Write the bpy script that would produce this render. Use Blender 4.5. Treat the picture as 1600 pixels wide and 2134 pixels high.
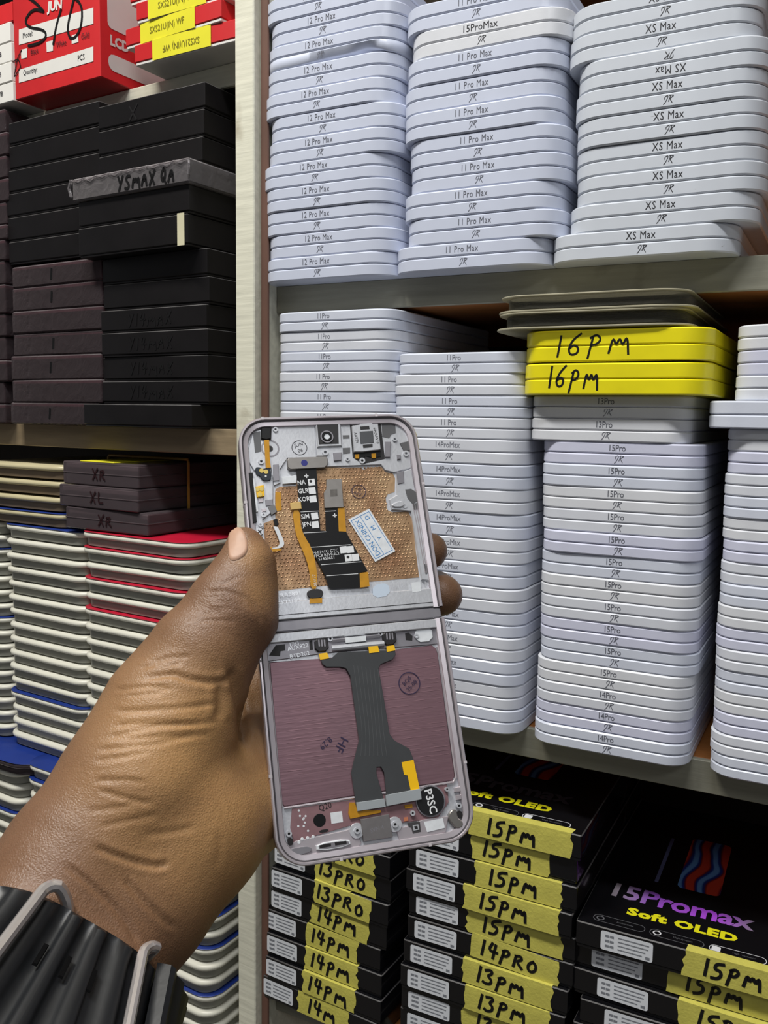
import bpy, bmesh, math, random
import numpy as np
from mathutils import Vector, Matrix
from mathutils.bvhtree import BVHTree
random.seed(7)
for o in list(bpy.data.objects): bpy.data.objects.remove(o, do_unlink=True)
SC = bpy.context.scene
COL = SC.collection

# ------------------------------------------------------------------ camera
F, CX, CY = 1850.0, 800.0, 1067.0           # focal length and centre in photo pixels (1600 x 2134)
yaw, pit, rol = math.radians(27.9), math.radians(6.27), math.radians(0.825)
_fh = np.array([-math.sin(yaw), math.cos(yaw), 0.0]); _rh = np.array([math.cos(yaw), math.sin(yaw), 0.0]); _z = np.array([0, 0, 1.0])
FW = math.cos(pit)*_fh - math.sin(pit)*_z
_u0 = math.cos(pit)*_z + math.sin(pit)*_fh
RT = math.cos(rol)*_rh + math.sin(rol)*_u0
UP = math.cos(rol)*_u0 - math.sin(rol)*_rh
CAM = np.array([0, 0, 1.45])
cd = bpy.data.cameras.new('camera'); cam = bpy.data.objects.new('camera', cd); COL.objects.link(cam)
cd.sensor_fit = 'HORIZONTAL'; cd.sensor_width = 36.0; cd.lens = F*36.0/1600.0; cd.clip_start = 0.01; cd.clip_end = 50
cam.matrix_world = Matrix(((RT[0], UP[0], -FW[0], CAM[0]), (RT[1], UP[1], -FW[1], CAM[1]), (RT[2], UP[2], -FW[2], CAM[2]), (0, 0, 0, 1)))
SC.camera = cam

# ------------------------------------------------------------------ world, lamps, exposure
wd = bpy.data.worlds.new('world'); SC.world = wd; wd.use_nodes = True
wd.node_tree.nodes['Background'].inputs[0].default_value = (0.93, 0.95, 1.0, 1)
wd.node_tree.nodes['Background'].inputs[1].default_value = 0.12
def area(name, loc, target, sx, sy, power, col):
    l = bpy.data.lights.new(name, 'AREA'); l.shape = 'RECTANGLE'; l.size = sx; l.size_y = sy; l.energy = power; l.color = col
    o = bpy.data.objects.new(name, l); COL.objects.link(o); o.location = loc
    o.rotation_euler = (Vector(target)-Vector(loc)).to_track_quat('-Z', 'Y').to_euler()
    return o
area('ceiling_lamp_left', (-0.62, -0.12, 2.7), (-0.35, 0.45, 1.2), 0.5, 0.10, 19, (1.0, 0.97, 0.90))
area('ceiling_lamp_near', (-0.02, -0.18, 2.7), (-0.1, 0.45, 1.2), 0.5, 0.10, 11.5, (0.97, 0.98, 1.0))
area('added_fill_rear', (0.95, -1.15, 2.65), (-0.2, 0.3, 1.3), 0.9, 0.25, 5, (0.95, 0.97, 1.0))  # added fill for the box fronts and the phone metal, not a known lamp
vs = SC.view_settings
vs.view_transform = 'Standard'; vs.look = 'None'; vs.gamma = 1.0; vs.exposure = -0.12; vs.use_curve_mapping = False

# ------------------------------------------------------------------ pixel -> world helpers
def ray(x, y): return FW + RT*((x-CX)/F) - UP*((y-CY)/F)
def onplane(x, y, n, p0):
    r = ray(x, y); return CAM + r*(np.dot(n, np.asarray(p0)-CAM)/np.dot(n, r))
def ony(x, y, Y): return onplane(x, y, np.array([0, 1.0, 0]), np.array([0, Y, 0]))
def PD(x, y, d): return CAM + ray(x, y)*d
D = 0.5                                        # front plane of the right shelf unit
LA = math.radians(4.0)                         # left unit is turned slightly
LP0 = ony(515, 1000, D); LEU = np.array([math.cos(LA), -math.sin(LA), 0]); LEW = np.array([math.sin(LA), math.cos(LA), 0])
def Lpx(x, y, w=0.0):
    p = onplane(x, y, LEW, LP0+LEW*w); return float((p-LP0)@LEU), float(p[2])
def Lw(u, w, z):
    p = LP0 + LEU*u + LEW*w; return (p[0], p[1], z)

# ------------------------------------------------------------------ materials
def srgb(r, g, b):
    f = lambda c: (c/255/12.92) if c/255 <= 0.04045 else ((c/255+0.055)/1.055)**2.4
    return (f(r), f(g), f(b), 1)
MATS = {}
def mat(name, col, rough=0.5, metal=0.0, var=0.06, vscale=40, bump=0.0, bscale=300, spec=0.5, coat=0.0, trans=0.0, alpha=1.0, emit=None):
    if name in MATS: return MATS[name]
    m = bpy.data.materials.new(name); m.use_nodes = True; nt = m.node_tree; b = nt.nodes['Principled BSDF']
    b.inputs['Roughness'].default_value = rough; b.inputs['Metallic'].default_value = metal
    b.inputs['Specular IOR Level'].default_value = spec
    b.inputs['Coat Weight'].default_value = coat
    b.inputs['Transmission Weight'].default_value = trans; b.inputs['Alpha'].default_value = alpha
    c = srgb(*col)
    tc = nt.nodes.new('ShaderNodeTexCoord')
    if var > 0:
        nz = nt.nodes.new('ShaderNodeTexNoise'); nz.inputs['Scale'].default_value = vscale; nz.inputs['Detail'].default_value = 5
        rp = nt.nodes.new('ShaderNodeValToRGB')
        rp.color_ramp.elements[0].position = 0.3; rp.color_ramp.elements[1].position = 0.7
        rp.color_ramp.elements[0].color = (c[0]*(1-var), c[1]*(1-var), c[2]*(1-var), 1)
        rp.color_ramp.elements[1].color = (min(1, c[0]*(1+var)), min(1, c[1]*(1+var)), min(1, c[2]*(1+var)), 1)
        nt.links.new(tc.outputs['Object'], nz.inputs['Vector']); nt.links.new(nz.outputs['Fac'], rp.inputs['Fac'])
        nt.links.new(rp.outputs['Color'], b.inputs['Base Color'])
    else: b.inputs['Base Color'].default_value = c
    if bump > 0:
        n2 = nt.nodes.new('ShaderNodeTexNoise'); n2.inputs['Scale'].default_value = bscale; n2.inputs['Detail'].default_value = 4
        bp = nt.nodes.new('ShaderNodeBump'); bp.inputs['Strength'].default_value = bump; bp.inputs['Distance'].default_value = 0.001
        nt.links.new(tc.outputs['Object'], n2.inputs['Vector']); nt.links.new(n2.outputs['Fac'], bp.inputs['Height']); nt.links.new(bp.outputs['Normal'], b.inputs['Normal'])
    MATS[name] = m; return m

def painted_wood(name, col, dark, streak=1.0):
    m = bpy.data.materials.new(name); m.use_nodes = True; nt = m.node_tree; b = nt.nodes['Principled BSDF']; b.inputs['Roughness'].default_value = 0.6
    tc = nt.nodes.new('ShaderNodeTexCoord'); mp = nt.nodes.new('ShaderNodeMapping'); mp.inputs['Scale'].default_value = (6, 60, 60)
    n1 = nt.nodes.new('ShaderNodeTexNoise'); n1.inputs['Scale'].default_value = 4; n1.inputs['Detail'].default_value = 8
    n2 = nt.nodes.new('ShaderNodeTexNoise'); n2.inputs['Scale'].default_value = 22; n2.inputs['Detail'].default_value = 6; n2.inputs['Distortion'].default_value = 0.6
    r1 = nt.nodes.new('ShaderNodeValToRGB'); r1.color_ramp.elements[0].position = 0.35; r1.color_ramp.elements[1].position = 0.65
    c, k = srgb(*col), srgb(*dark)
    r1.color_ramp.elements[0].color = tuple(v*0.86 for v in c[:3])+(1,); r1.color_ramp.elements[1].color = c
    r2 = nt.nodes.new('ShaderNodeValToRGB'); r2.color_ramp.elements[0].position = 0.62; r2.color_ramp.elements[1].position = 0.74
    r2.color_ramp.elements[0].color = (0, 0, 0, 1); r2.color_ramp.elements[1].color = (streak, streak, streak, 1)
    mx = nt.nodes.new('ShaderNodeMix'); mx.data_type = 'RGBA'; mx.inputs['B'].default_value = k
    nt.links.new(tc.outputs['Object'], mp.inputs['Vector']); nt.links.new(mp.outputs['Vector'], n1.inputs['Vector']); nt.links.new(tc.outputs['Object'], n2.inputs['Vector'])
    nt.links.new(n1.outputs['Fac'], r1.inputs['Fac']); nt.links.new(n2.outputs['Fac'], r2.inputs['Fac'])
    nt.links.new(r1.outputs['Color'], mx.inputs['A']); nt.links.new(r2.outputs['Color'], mx.inputs['Factor']); nt.links.new(mx.outputs['Result'], b.inputs['Base Color'])
    bp = nt.nodes.new('ShaderNodeBump'); bp.inputs['Strength'].default_value = 0.3; bp.inputs['Distance'].default_value = 0.001
    nt.links.new(n1.outputs['Fac'], bp.inputs['Height']); nt.links.new(bp.outputs['Normal'], b.inputs['Normal'])
    return m

def clear_film(name, tint, amount, rough=0.12, bscale=90, bstr=0.5):
    """glossy see-through plastic: transparent with a glossy/diffuse skin and crumpled relief"""
    m = bpy.data.materials.new(name); m.use_nodes = True; nt = m.node_tree; nt.nodes.clear()
    out = nt.nodes.new('ShaderNodeOutputMaterial'); tr = nt.nodes.new('ShaderNodeBsdfTransparent'); pb = nt.nodes.new('ShaderNodeBsdfPrincipled')
    pb.inputs['Base Color'].default_value = srgb(*tint); pb.inputs['Roughness'].default_value = rough
    mx = nt.nodes.new('ShaderNodeMixShader'); fr = nt.nodes.new('ShaderNodeFresnel'); fr.inputs['IOR'].default_value = 1.5
    ma = nt.nodes.new('ShaderNodeMath'); ma.operation = 'ADD'; ma.inputs[1].default_value = amount; ma.use_clamp = True
    tc = nt.nodes.new('ShaderNodeTexCoord'); nz = nt.nodes.new('ShaderNodeTexNoise'); nz.inputs['Scale'].default_value = bscale; nz.inputs['Detail'].default_value = 3; nz.inputs['Distortion'].default_value = 1.2
    bp = nt.nodes.new('ShaderNodeBump'); bp.inputs['Strength'].default_value = bstr; bp.inputs['Distance'].default_value = 0.002
    nt.links.new(tc.outputs['Object'], nz.inputs['Vector']); nt.links.new(nz.outputs['Fac'], bp.inputs['Height'])
    nt.links.new(bp.outputs['Normal'], pb.inputs['Normal']); nt.links.new(bp.outputs['Normal'], fr.inputs['Normal'])
    nt.links.new(fr.outputs['Fac'], ma.inputs[0]); nt.links.new(ma.outputs[0], mx.inputs['Fac'])
    nt.links.new(tr.outputs[0], mx.inputs[1]); nt.links.new(pb.outputs[0], mx.inputs[2]); nt.links.new(mx.outputs[0], out.inputs['Surface'])
    MATS[name] = m; return m

M_white = [mat('box_white_%s' % n, c, 0.32, var=0.035, vscale=55, bump=0.04, bscale=700, coat=0.15) for n, c in
           (('cool', (213, 218, 231)), ('neutral', (218, 221, 229)), ('lavender', (212, 214, 233)), ('warm', (221, 223, 228)))]
M_whiteS = mat('box_white_stack', (205, 211, 228), 0.32, var=0.03, coat=0.15)
M_xs = mat('box_white_xs', (206, 211, 219), 0.3, var=0.04, coat=0.15)
def add_specks(m, col, scale, lo, hi):
    nt = m.node_tree; b = nt.nodes['Principled BSDF']; src = b.inputs['Base Color'].links[0].from_socket
    tc = nt.nodes.new('ShaderNodeTexCoord'); mp = nt.nodes.new('ShaderNodeMapping'); mp.inputs['Scale'].default_value = (1, 1, 2.5); nz = nt.nodes.new('ShaderNodeTexNoise'); nz.inputs['Scale'].default_value = scale; nz.inputs['Detail'].default_value = 6; nz.inputs['Roughness'].default_value = 0.7
    oi = nt.nodes.new('ShaderNodeObjectInfo'); av = nt.nodes.new('ShaderNodeVectorMath'); av.operation = 'ADD'
    rp = nt.nodes.new('ShaderNodeValToRGB'); rp.color_ramp.elements[0].position = lo; rp.color_ramp.elements[1].position = hi
    mx = nt.nodes.new('ShaderNodeMix'); mx.data_type = 'RGBA'; mx.inputs['B'].default_value = srgb(*col)
    nt.links.new(tc.outputs['Object'], av.inputs[0]); nt.links.new(oi.outputs['Random'], av.inputs[1]); nt.links.new(av.outputs[0], mp.inputs['Vector']); nt.links.new(mp.outputs['Vector'], nz.inputs['Vector'])
    nt.links.new(nz.outputs['Fac'], rp.inputs['Fac']); nt.links.new(rp.outputs['Color'], mx.inputs['Factor']); nt.links.new(src, mx.inputs['A']); nt.links.new(mx.outputs['Result'], b.inputs['Base Color'])
add_specks(M_xs, (120, 116, 108), 75, 0.70, 0.78)
M_ink = mat('print_grey', (92, 94, 104), 0.6, var=0)
M_inkd = mat('print_black', (24, 24, 30), 0.6, var=0)
M_inkl = mat('print_light_grey', (118, 120, 130), 0.6, var=0)
M_yel = mat('box_yellow', (240, 226, 22), 0.35, var=0.05, vscale=60, coat=0.2)
M_marker = mat('marker_ink', (14, 13, 14), 0.45, var=0)
M_black = mat('card_black', (23, 21, 22), 0.4, spec=0.3, var=0.18, vscale=35, bump=0.05, bscale=260)
M_wearhi = mat('worn_highlight_edge', (74, 72, 72), 0.5, var=0.4, vscale=90)  # worn top edge with its edge highlight put into the paler grey
M_maroon = mat('card_maroon', (58, 24, 32), 0.4, var=0.25, vscale=25)
M_gloss = mat('card_gloss_black', (16, 16, 19), 0.22, var=0.1, vscale=30, coat=0.5, bump=0.03, bscale=120)
M_red = mat('card_red', (206, 40, 44), 0.42, var=0.06)
M_cardw = mat('card_white', (226, 224, 218), 0.5, var=0.04)
M_tape = mat('tape_yellow', (204, 196, 92), 0.55, var=0.07, vscale=120, bump=0.25, bscale=500)
M_stick = mat('sticker_white', (226, 229, 234), 0.45, var=0.03)
M_sprint = mat('sticker_print', (128, 131, 138), 0.6, var=0)
M_ylab = mat('label_yellow', (232, 224, 50), 0.5, var=0.04)
M_rim = mat('tray_white', (222, 220, 206), 0.38, var=0.04)
M_well = mat('tray_well', (150, 150, 140), 0.35, var=0.08)
M_blue = mat('card_blue', (28, 52, 128), 0.35, var=0.08)
M_redc = mat('card_crimson', (182, 26, 52), 0.3, var=0.1)
M_brown = mat('tray_amber', (120, 104, 84), 0.35, var=0.15)
M_film = clear_film('cellophane', (150, 136, 140), 0.08, 0.10, 60, 0.6)
M_film2 = clear_film('cellophane_thick', (190, 184, 186), 0.16, 0.12, 80, 0.6)
M_case = clear_film('smoky_case', (112, 100, 104), 0.34, 0.12, 40, 0.25)
M_clam = clear_film('clear_clamshell', (164, 162, 150), 0.08, 0.06, 45, 0.5)
M_clamrim = mat('clamshell_edge', (196, 190, 164), 0.25, var=0.05, alpha=0.65)
M_post = painted_wood('post_paint', (234, 232, 212), (120, 96, 52), 0.5)
M_edge = painted_wood('shelf_edge_paint', (146, 144, 128), (80, 74, 62), 0.8)
M_edgeL = painted_wood('shelf_edge_paint_left', (150, 132, 104), (90, 74, 54), 0.5)
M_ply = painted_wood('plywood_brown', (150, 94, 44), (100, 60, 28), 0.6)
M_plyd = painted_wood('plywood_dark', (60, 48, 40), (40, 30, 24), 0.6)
M_gap = mat('post_brown', (104, 74, 62), 0.6, var=0.15, vscale=20)
M_back = mat('back_panel', (44, 38, 36), 0.8, var=0.15, vscale=10)
M_floor = mat('floor_tile', (128, 122, 114), 0.5, var=0.1, vscale=4)
M_wall = mat('wall_paint', (196, 192, 180), 0.8, var=0.04, vscale=3)

# ------------------------------------------------------------------ mesh helpers
class MB:
    def __init__(s): s.v = []; s.f = []
    def add(s, vs, fs):
        o = len(s.v); s.v += [tuple(map(float, p)) for p in vs]; s.f += [tuple(i+o for i in f) for f in fs]; return s
    def box(s, x0, x1, y0, y1, z0, z1):
        return s.add([(x0, y0, z0), (x1, y0, z0), (x1, y1, z0), (x0, y1, z0), (x0, y0, z1), (x1, y0, z1), (x1, y1, z1), (x0, y1, z1)],
                     [(0, 3, 2, 1), (4, 5, 6, 7), (0, 1, 5, 4), (1, 2, 6, 5), (2, 3, 7, 6), (3, 0, 4, 7)])
    def rings(s, rr, cap0=True, cap1=True, closed=True):
        n = len(rr[0]); vs = [p for r in rr for p in r]; fs = []
        for k in range(len(rr)-1):
            for i in range(n if closed else n-1):
                j = (i+1) % n; fs.append((k*n+i, k*n+j, (k+1)*n+j, (k+1)*n+i))
        if cap0: fs.append(tuple(range(n-1, -1, -1)))
        if cap1: fs.append(tuple((len(rr)-1)*n+i for i in range(n)))
        return s.add(vs, fs)
    def prism(s, pts, z0, z1, bev=0.0):
        """extrude 2-D outline (counter-clockwise) with an optional small top bevel"""
        a = sum(pts[i][0]*pts[(i+1) % len(pts)][1]-pts[(i+1) % len(pts)][0]*pts[i][1] for i in range(len(pts)))
        if a < 0: pts = pts[::-1]
        rr = [[(x, y, z0) for x, y in pts]]
        if bev > 0:
            q = inset(pts, bev); rr += [[(x, y, z1-bev) for x, y in pts], [(x, y, z1) for x, y in q]]
        else: rr.append([(x, y, z1) for x, y in pts])
        return s.rings(rr)
    def tube(s, path, r, n=8, closed=False):
        P = [Vector(p) for p in path]; rr = []; up = Vector((0.3, 0.2, 1)).normalized()
        for i, p in enumerate(P):
            if closed: t = P[(i+1) % len(P)]-P[i-1]
            else: t = P[min(i+1, len(P)-1)]-P[max(i-1, 0)]
            t.normalize(); a = t.cross(up)
            if a.length < 1e-4: a = t.cross(Vector((1, 0, 0)))
            a.normalize(); b = t.cross(a); up = b if b.dot(up) > 0 else -b
            a = t.cross(up).normalized(); b = up
            rd = r[i] if isinstance(r, (list, tuple)) else r
            rr.append([tuple(p+a*math.cos(2*math.pi*k/n)*rd+b*math.sin(2*math.pi*k/n)*rd) for k in range(n)])
        if closed: rr.append(rr[0])
        return s.rings(rr, not closed, not closed)
    def mesh(s, name, smooth=35):
        me = bpy.data.meshes.new(name); me.from_pydata(s.v, [], s.f); me.validate()
        bm = bmesh.new(); bm.from_mesh(me); bmesh.ops.recalc_face_normals(bm, faces=bm.faces); bm.to_mesh(me); bm.free()
        if smooth:
            for p in me.polygons: p.use_smooth = True
            me.set_sharp_from_angle(angle=math.radians(smooth))
        return me
def inset(pts, d):
    n = len(pts); q = []
    for i in range(n):
        a, b, c = Vector(pts[i-1]), Vector(pts[i]), Vector(pts[(i+1) % n])
        e1 = (b-a); e2 = (c-b)
        if e1.length < 1e-9 or e2.length < 1e-9: q.append(tuple(b)); continue
        e1.normalize(); e2.normalize()
        n1 = Vector((-e1.y, e1.x)); n2 = Vector((-e2.y, e2.x)); m = n1+n2
        if m.length < 1e-6: m = n1
        m = m/max(0.5, m.length*m.length/2)
        q.append((b.x+m.x*d, b.y+m.y*d))
    return q
def rrect(x0, x1, y0, y1, r, n=6):
    pts = []
    for cx, cy, a0 in ((x1-r, y0+r, -90), (x1-r, y1-r, 0), (x0+r, y1-r, 90), (x0+r, y0+r, 180)):
        for k in range(n+1):
            a = math.radians(a0+90*k/n); pts.append((cx+r*math.cos(a), cy+r*math.sin(a)))
    return pts
def slab(x0, x1, y0, y1, z0, z1, r, b=0.0007, n=6):
    """rounded-corner slab with small bevels top and bottom"""
    P = rrect(x0, x1, y0, y1, r, n); Q = rrect(x0+b, x1-b, y0+b, y1-b, max(r-b, 1e-4), n); m = MB()
    m.rings([[(x, y, z0) for x, y in Q], [(x, y, z0+b) for x, y in P], [(x, y, z1-b) for x, y in P], [(x, y, z1) for x, y in Q]])
    return m
def ribbon(mb, pts, w, z=0.0):
    n = len(pts)
    if n < 2: return
    L = []; R = []
    for i in range(n):
        a = Vector(pts[max(i-1, 0)]); b = Vector(pts[min(i+1, n-1)]); t = (b-a)
        if t.length < 1e-9: t = Vector((1, 0))
        t.normalize(); p = Vector(pts[i])
        if i == 0: p = p-t*w*0.3
        if i == n-1: p = p+t*w*0.3
        nn = Vector((-t.y, t.x))*w*0.5; L.append((p.x+nn.x, p.y+nn.y, z)); R.append((p.x-nn.x, p.y-nn.y, z))
    mb.add(L+R, [(n+i, n+i+1, i+1, i) for i in range(n-1)])
def smooth2(pts, it=2, closed=False):
    for _ in range(it):
        q = [] if closed else [pts[0]]
        rng = range(len(pts)) if closed else range(len(pts)-1)
        for i in rng:
            a, b = pts[i], pts[(i+1) % len(pts)]
            q += [tuple(0.75*u+0.25*v for u, v in zip(a, b)), tuple(0.25*u+0.75*v for u, v in zip(a, b))]
        if not closed: q.append(pts[-1])
        pts = q
    return pts
def obj(name, me, m=None, parent=None, loc=None, rot=None, mw=None):
    if isinstance(me, MB): me = me.mesh(name)
    o = bpy.data.objects.new(name, me); COL.objects.link(o)
    if m is not None and len(me.materials) == 0: me.materials.append(m)
    elif m is not None and me.materials[0] != m:
        o.material_slots[0].link = 'OBJECT'; o.material_slots[0].material = m
    if parent: o.parent = parent
    if loc is not None: o.location = loc
    if rot is not None: o.rotation_euler = rot
    if mw is not None: o.matrix_local = mw
    return o
def thing(name, label, cat, loc=(0, 0, 0), rz=0.0, group=None, mw=None):
    o = bpy.data.objects.new(name, None); COL.objects.link(o); o.empty_display_size = 0.02
    o.location = loc; o.rotation_euler = (0, 0, rz)
    if mw is not None: o.matrix_world = mw
    o['label'] = label; o['category'] = cat
    if group: o['group'] = group
    return o
TXT = {}
def text_mesh(s, h, sx=1.0, sp=1.0, bold=0.0):
    """flat lettering, centred, capital height h, in the XY plane"""
    k = (s, round(h, 5), sx, sp, bold)
    if k in TXT: return TXT[k]
    c = bpy.data.curves.new('lettering', 'FONT'); c.body = s; c.size = h/0.73; c.align_x = 'CENTER'; c.align_y = 'CENTER'; c.resolution_u = 2
    c.space_character = sp; c.offset = bold
    t = bpy.data.objects.new('tmp', c); COL.objects.link(t)
    dg = bpy.context.evaluated_depsgraph_get(); dg.update()
    me = bpy.data.meshes.new_from_object(t.evaluated_get(dg)); bpy.data.objects.remove(t, do_unlink=True)
    co = np.zeros(len(me.vertices)*3); me.vertices.foreach_get('co', co); co = co.reshape(-1, 3)
    if len(co):
        co[:, 0] -= (co[:, 0].max()+co[:, 0].min())/2; co[:, 1] -= (co[:, 1].max()+co[:, 1].min())/2; co[:, 0] *= sx; co[:, 2] = 0
        me.vertices.foreach_set('co', co.ravel())
    me.name = 'lettering'; TXT[k] = me; return me
# pen strokes for marker handwriting, each in a box of width 1 and height 1
PEN = {
 '1': [[(.55, 1), (.45, 0)]], '2': [[(.1, .8), (.4, 1), (.8, .8), (.5, .4), (.05, .05), (.95, .05)]],
 '3': [[(.05, .9), (.6, 1), (.75, .8), (.35, .55), (.8, .4), (.75, .1), (.3, 0), (0, .1)]], '4': [[(.3, 1), (.05, .45), (.95, .45)], [(.7, .95), (.6, 0)]],
 '5': [[(.9, 1), (.25, .92), (.2, .58), (.6, .6), (.8, .35), (.6, .08), (.05, .02)]], '6': [[(.8, 1), (.3, .7), (.1, .3), (.3, .02), (.75, .08), (.8, .38), (.4, .5), (.15, .3)]],
 'P': [[(.25, .75), (.1, -.2)], [(.15, .7), (.5, .85), (.85, .65), (.6, .4), (.2, .38)]],
 'M': [[(.05, 0), (.15, .75), (.35, .3), (.5, .7), (.68, .25), (.85, .75), (1, -.1)]],
 'R': [[(.15, .75), (.1, 0)], [(.1, .7), (.6, .85), (.75, .6), (.25, .42), (.9, 0)]], 'O': [[(.5, .72), (.15, .5), (.15, .15), (.5, 0), (.85, .2), (.85, .55), (.5, .72)]],
 'X': [[(.05, .95), (.9, 0)], [(.9, 1), (.1, 0)]], 'L': [[(.2, 1), (.15, .05), (.9, .1)]], 'S': [[(.9, .95), (.4, 1), (.15, .75), (.5, .52), (.85, .3), (.6, .02), (.05, .08)]],
 'A': [[(.05, 0), (.5, 1), (.9, 0)], [(.2, .4), (.75, .4)]], '0': [[(.5, 1), (.1, .7), (.1, .25), (.5, 0), (.85, .3), (.85, .75), (.5, 1)]], 'H': [[(.1, 1), (.1, 0)], [(.85, 1), (.85, 0)], [(.1, .5), (.85, .5)]],
 'Y': [[(.05, 1), (.45, .5)], [(.9, 1), (.3, -.1)]], ' ': [], '|': [[(.45, 1), (.4, 0)], [(.7, 1), (.65, 0)]], 'Q': [[(.5, 1), (.1, .6), (.3, .05), (.8, .2), (.8, .8), (.5, 1)], [(.5, .3), (1, -.1)]]}
def pen_mesh(s, h, aspect=0.62, w=0.16, gap=0.2, slant=0.08, jit=0.05, seed=0):
    rnd = random.Random(hash((s, seed)) & 0xffff if False else sum(ord(c)*(i+3) for i, c in enumerate(s))+seed*31)
    mb = MB(); x = 0
    for ch in s:
        if ch == ' ': x += h*aspect*0.6; continue
        cw = h*aspect*(0.35 if ch == '1' else 1.35 if ch == 'M' else 1)
        dy = rnd.uniform(-jit, jit)*h
        for st in PEN[ch]:
            pts = [(x+(px*cw)+slant*py*h+rnd.uniform(-jit, jit)*h*.4, py*h+dy+rnd.uniform(-jit, jit)*h*.4) for px, py in st]
            if len(pts) > 2: pts = smooth2(pts, 2)
            ribbon(mb, pts, w*h)
        x += cw+gap*h
    v = np.array(mb.v); c = (v.min(0)+v.max(0))/2; mb.v = [tuple(p-c) for p in v]
    me = mb.mesh('handwriting', 0); return me
def logo_mesh(h):
    if ('logo', h) in TXT: return TXT[('logo', h)]
    mb = MB(); k = lambda pts: [(x*h*1.1, y*h) for x, y in pts]
    for st, w in (([(.12, .58), (.1, .8), (.3, .98), (.5, .95), (.35, .5), (.12, .12), (0, 0)], .075), ([(.55, .93), (.75, .98), (1.05, .92)], .06), ([(.74, .97), (.66, .7), (.52, .3)], .075), ([(1.02, .86), (.8, .7), (.66, .58), (.8, .35), (.92, .1)], .085)):
        ribbon(mb, smooth2(k(st), 2), w*h)
    v = np.array(mb.v); c = (v.min(0)+v.max(0))/2; mb.v = [tuple(p-c) for p in v]
    me = mb.mesh('logo', 0); TXT[('logo', h)] = me; return me
FRONT = (math.pi/2, 0, 0)
ORD = ['zeroth', 'first', 'second', 'third', 'fourth', 'fifth', 'sixth', 'seventh', 'eighth', 'ninth', 'tenth', 'eleventh', 'twelfth', 'thirteenth', 'fourteenth', 'fifteenth', 'sixteenth', 'seventeenth', 'eighteenth', 'nineteenth', 'twentieth', 'twenty-first', 'twenty-second', 'twenty-third', 'twenty-fourth', 'twenty-fifth']
def nth(i, n, frm):
    """ordinal phrase; i from 0"""
    if frm == 'bottom': return 'bottom box' if i == 0 else ORD[i+1]+' box from the bottom'
    return 'topmost box' if i == 0 else ORD[i+1]+' box from the top'

# ------------------------------------------------------------------ the place
fl = obj('floor', MB().box(-2.5, 2.0, -2.2, 0.95, -0.02, 0), M_floor); fl['kind'] = 'structure'
wb = obj('wall_back', MB().box(-2.5, 2.0, 0.90, 0.95, 0, 2.9), M_wall); wb['kind'] = 'structure'
ce = obj('ceiling', MB().box(-2.5, 2.0, -2.2, 0.95, 2.9, 2.95), M_wall); ce['kind'] = 'structure'

# right shelf unit
su = thing('shelf_unit', 'cream painted wooden shelf unit holding the white boxes', 'shelf', (-0.1, 0.7, 0))
def part_box(name, x0, x1, y0, y1, z0, z1, m, par, sub=None):
    ox, oy, oz = par.location if sub is None else (0, 0, 0)
    mb = slab(x0, x1, y0, y1, z0, z1, 0.0008, 0.0006, 1)
    o = obj(name, mb, m, par, loc=(-par.location[0], -par.location[1], -par.location[2]) if sub is None else (0, 0, 0)); return o
RF = D+0.02
for nm, z0, z1 in (('u', 1.5195, 1.537), ('l', 1.2372, 1.2555), ('b', 1.0, 1.0197), ('t', 1.83, 1.848)):
    b = part_box('shelf_board', -0.3622, 0.55, RF+0.004, 0.86, z0, z1, M_ply, su)
    e = obj('front_edge', slab(-0.3622, 0.55, RF, RF+0.004, z0-0.0006, z1, 0.0006, 0.0004, 1), M_edge, b)
sp0 = part_box('side_panel', -0.3648, -0.3624, 0.507, 0.86, 0, 2.3, M_post, su)
obj('front_edge', slab(-0.3648, -0.3586, 0.505, 0.507, 0, 2.3, 0.0006, 0.0004, 1), M_gap, sp0)['label'] = 'brown bare front edge'
part_box('side_panel', 0.55, 0.556, RF-0.012, 0.86, 0, 2.3, M_post, su)
part_box('back_panel', -0.3586, 0.55, 0.86, 0.872, 0.2, 2.3, M_back, su)
# left shelf unit (turned a little)
sl = thing('shelf_unit', 'cream painted wooden shelf unit holding the black boxes and trays', 'shelf', Lw(-0.3, 0.2, 0), -LA)
def lpart(name, u0, u1, w0, w1, z0, z1, m, par, off=True):
    return obj(name, slab(u0, u1, w0, w1, z0, z1, 0.0008, 0.0006, 1), m, par, loc=(0.3, -0.2, 0) if off else (0, 0, 0))
for z0, z1, wf in ((1.4195, 1.4378, .012), (1.6812, 1.6962, .028), (0.9, 0.92, .012), (1.99, 2.01, .012)):
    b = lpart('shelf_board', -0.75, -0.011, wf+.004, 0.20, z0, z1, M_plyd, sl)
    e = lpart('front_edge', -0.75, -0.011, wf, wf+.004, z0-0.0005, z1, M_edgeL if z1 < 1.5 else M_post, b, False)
lpart('side_panel', -0.0110, -0.0078, 0.018, 0.20, 0, 2.3, M_post, sl)
lpart('post', -0.0101, 0.0064, 0.0, 0.018, 0, 2.3, M_post, sl)
lpart('post', -0.77, -0.752, 0.0, 0.20, 0, 2.3, M_post, sl)
lpart('back_panel', -0.75, -0.011, 0.20, 0.206, 0.2, 2.3, M_back, sl)

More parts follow.
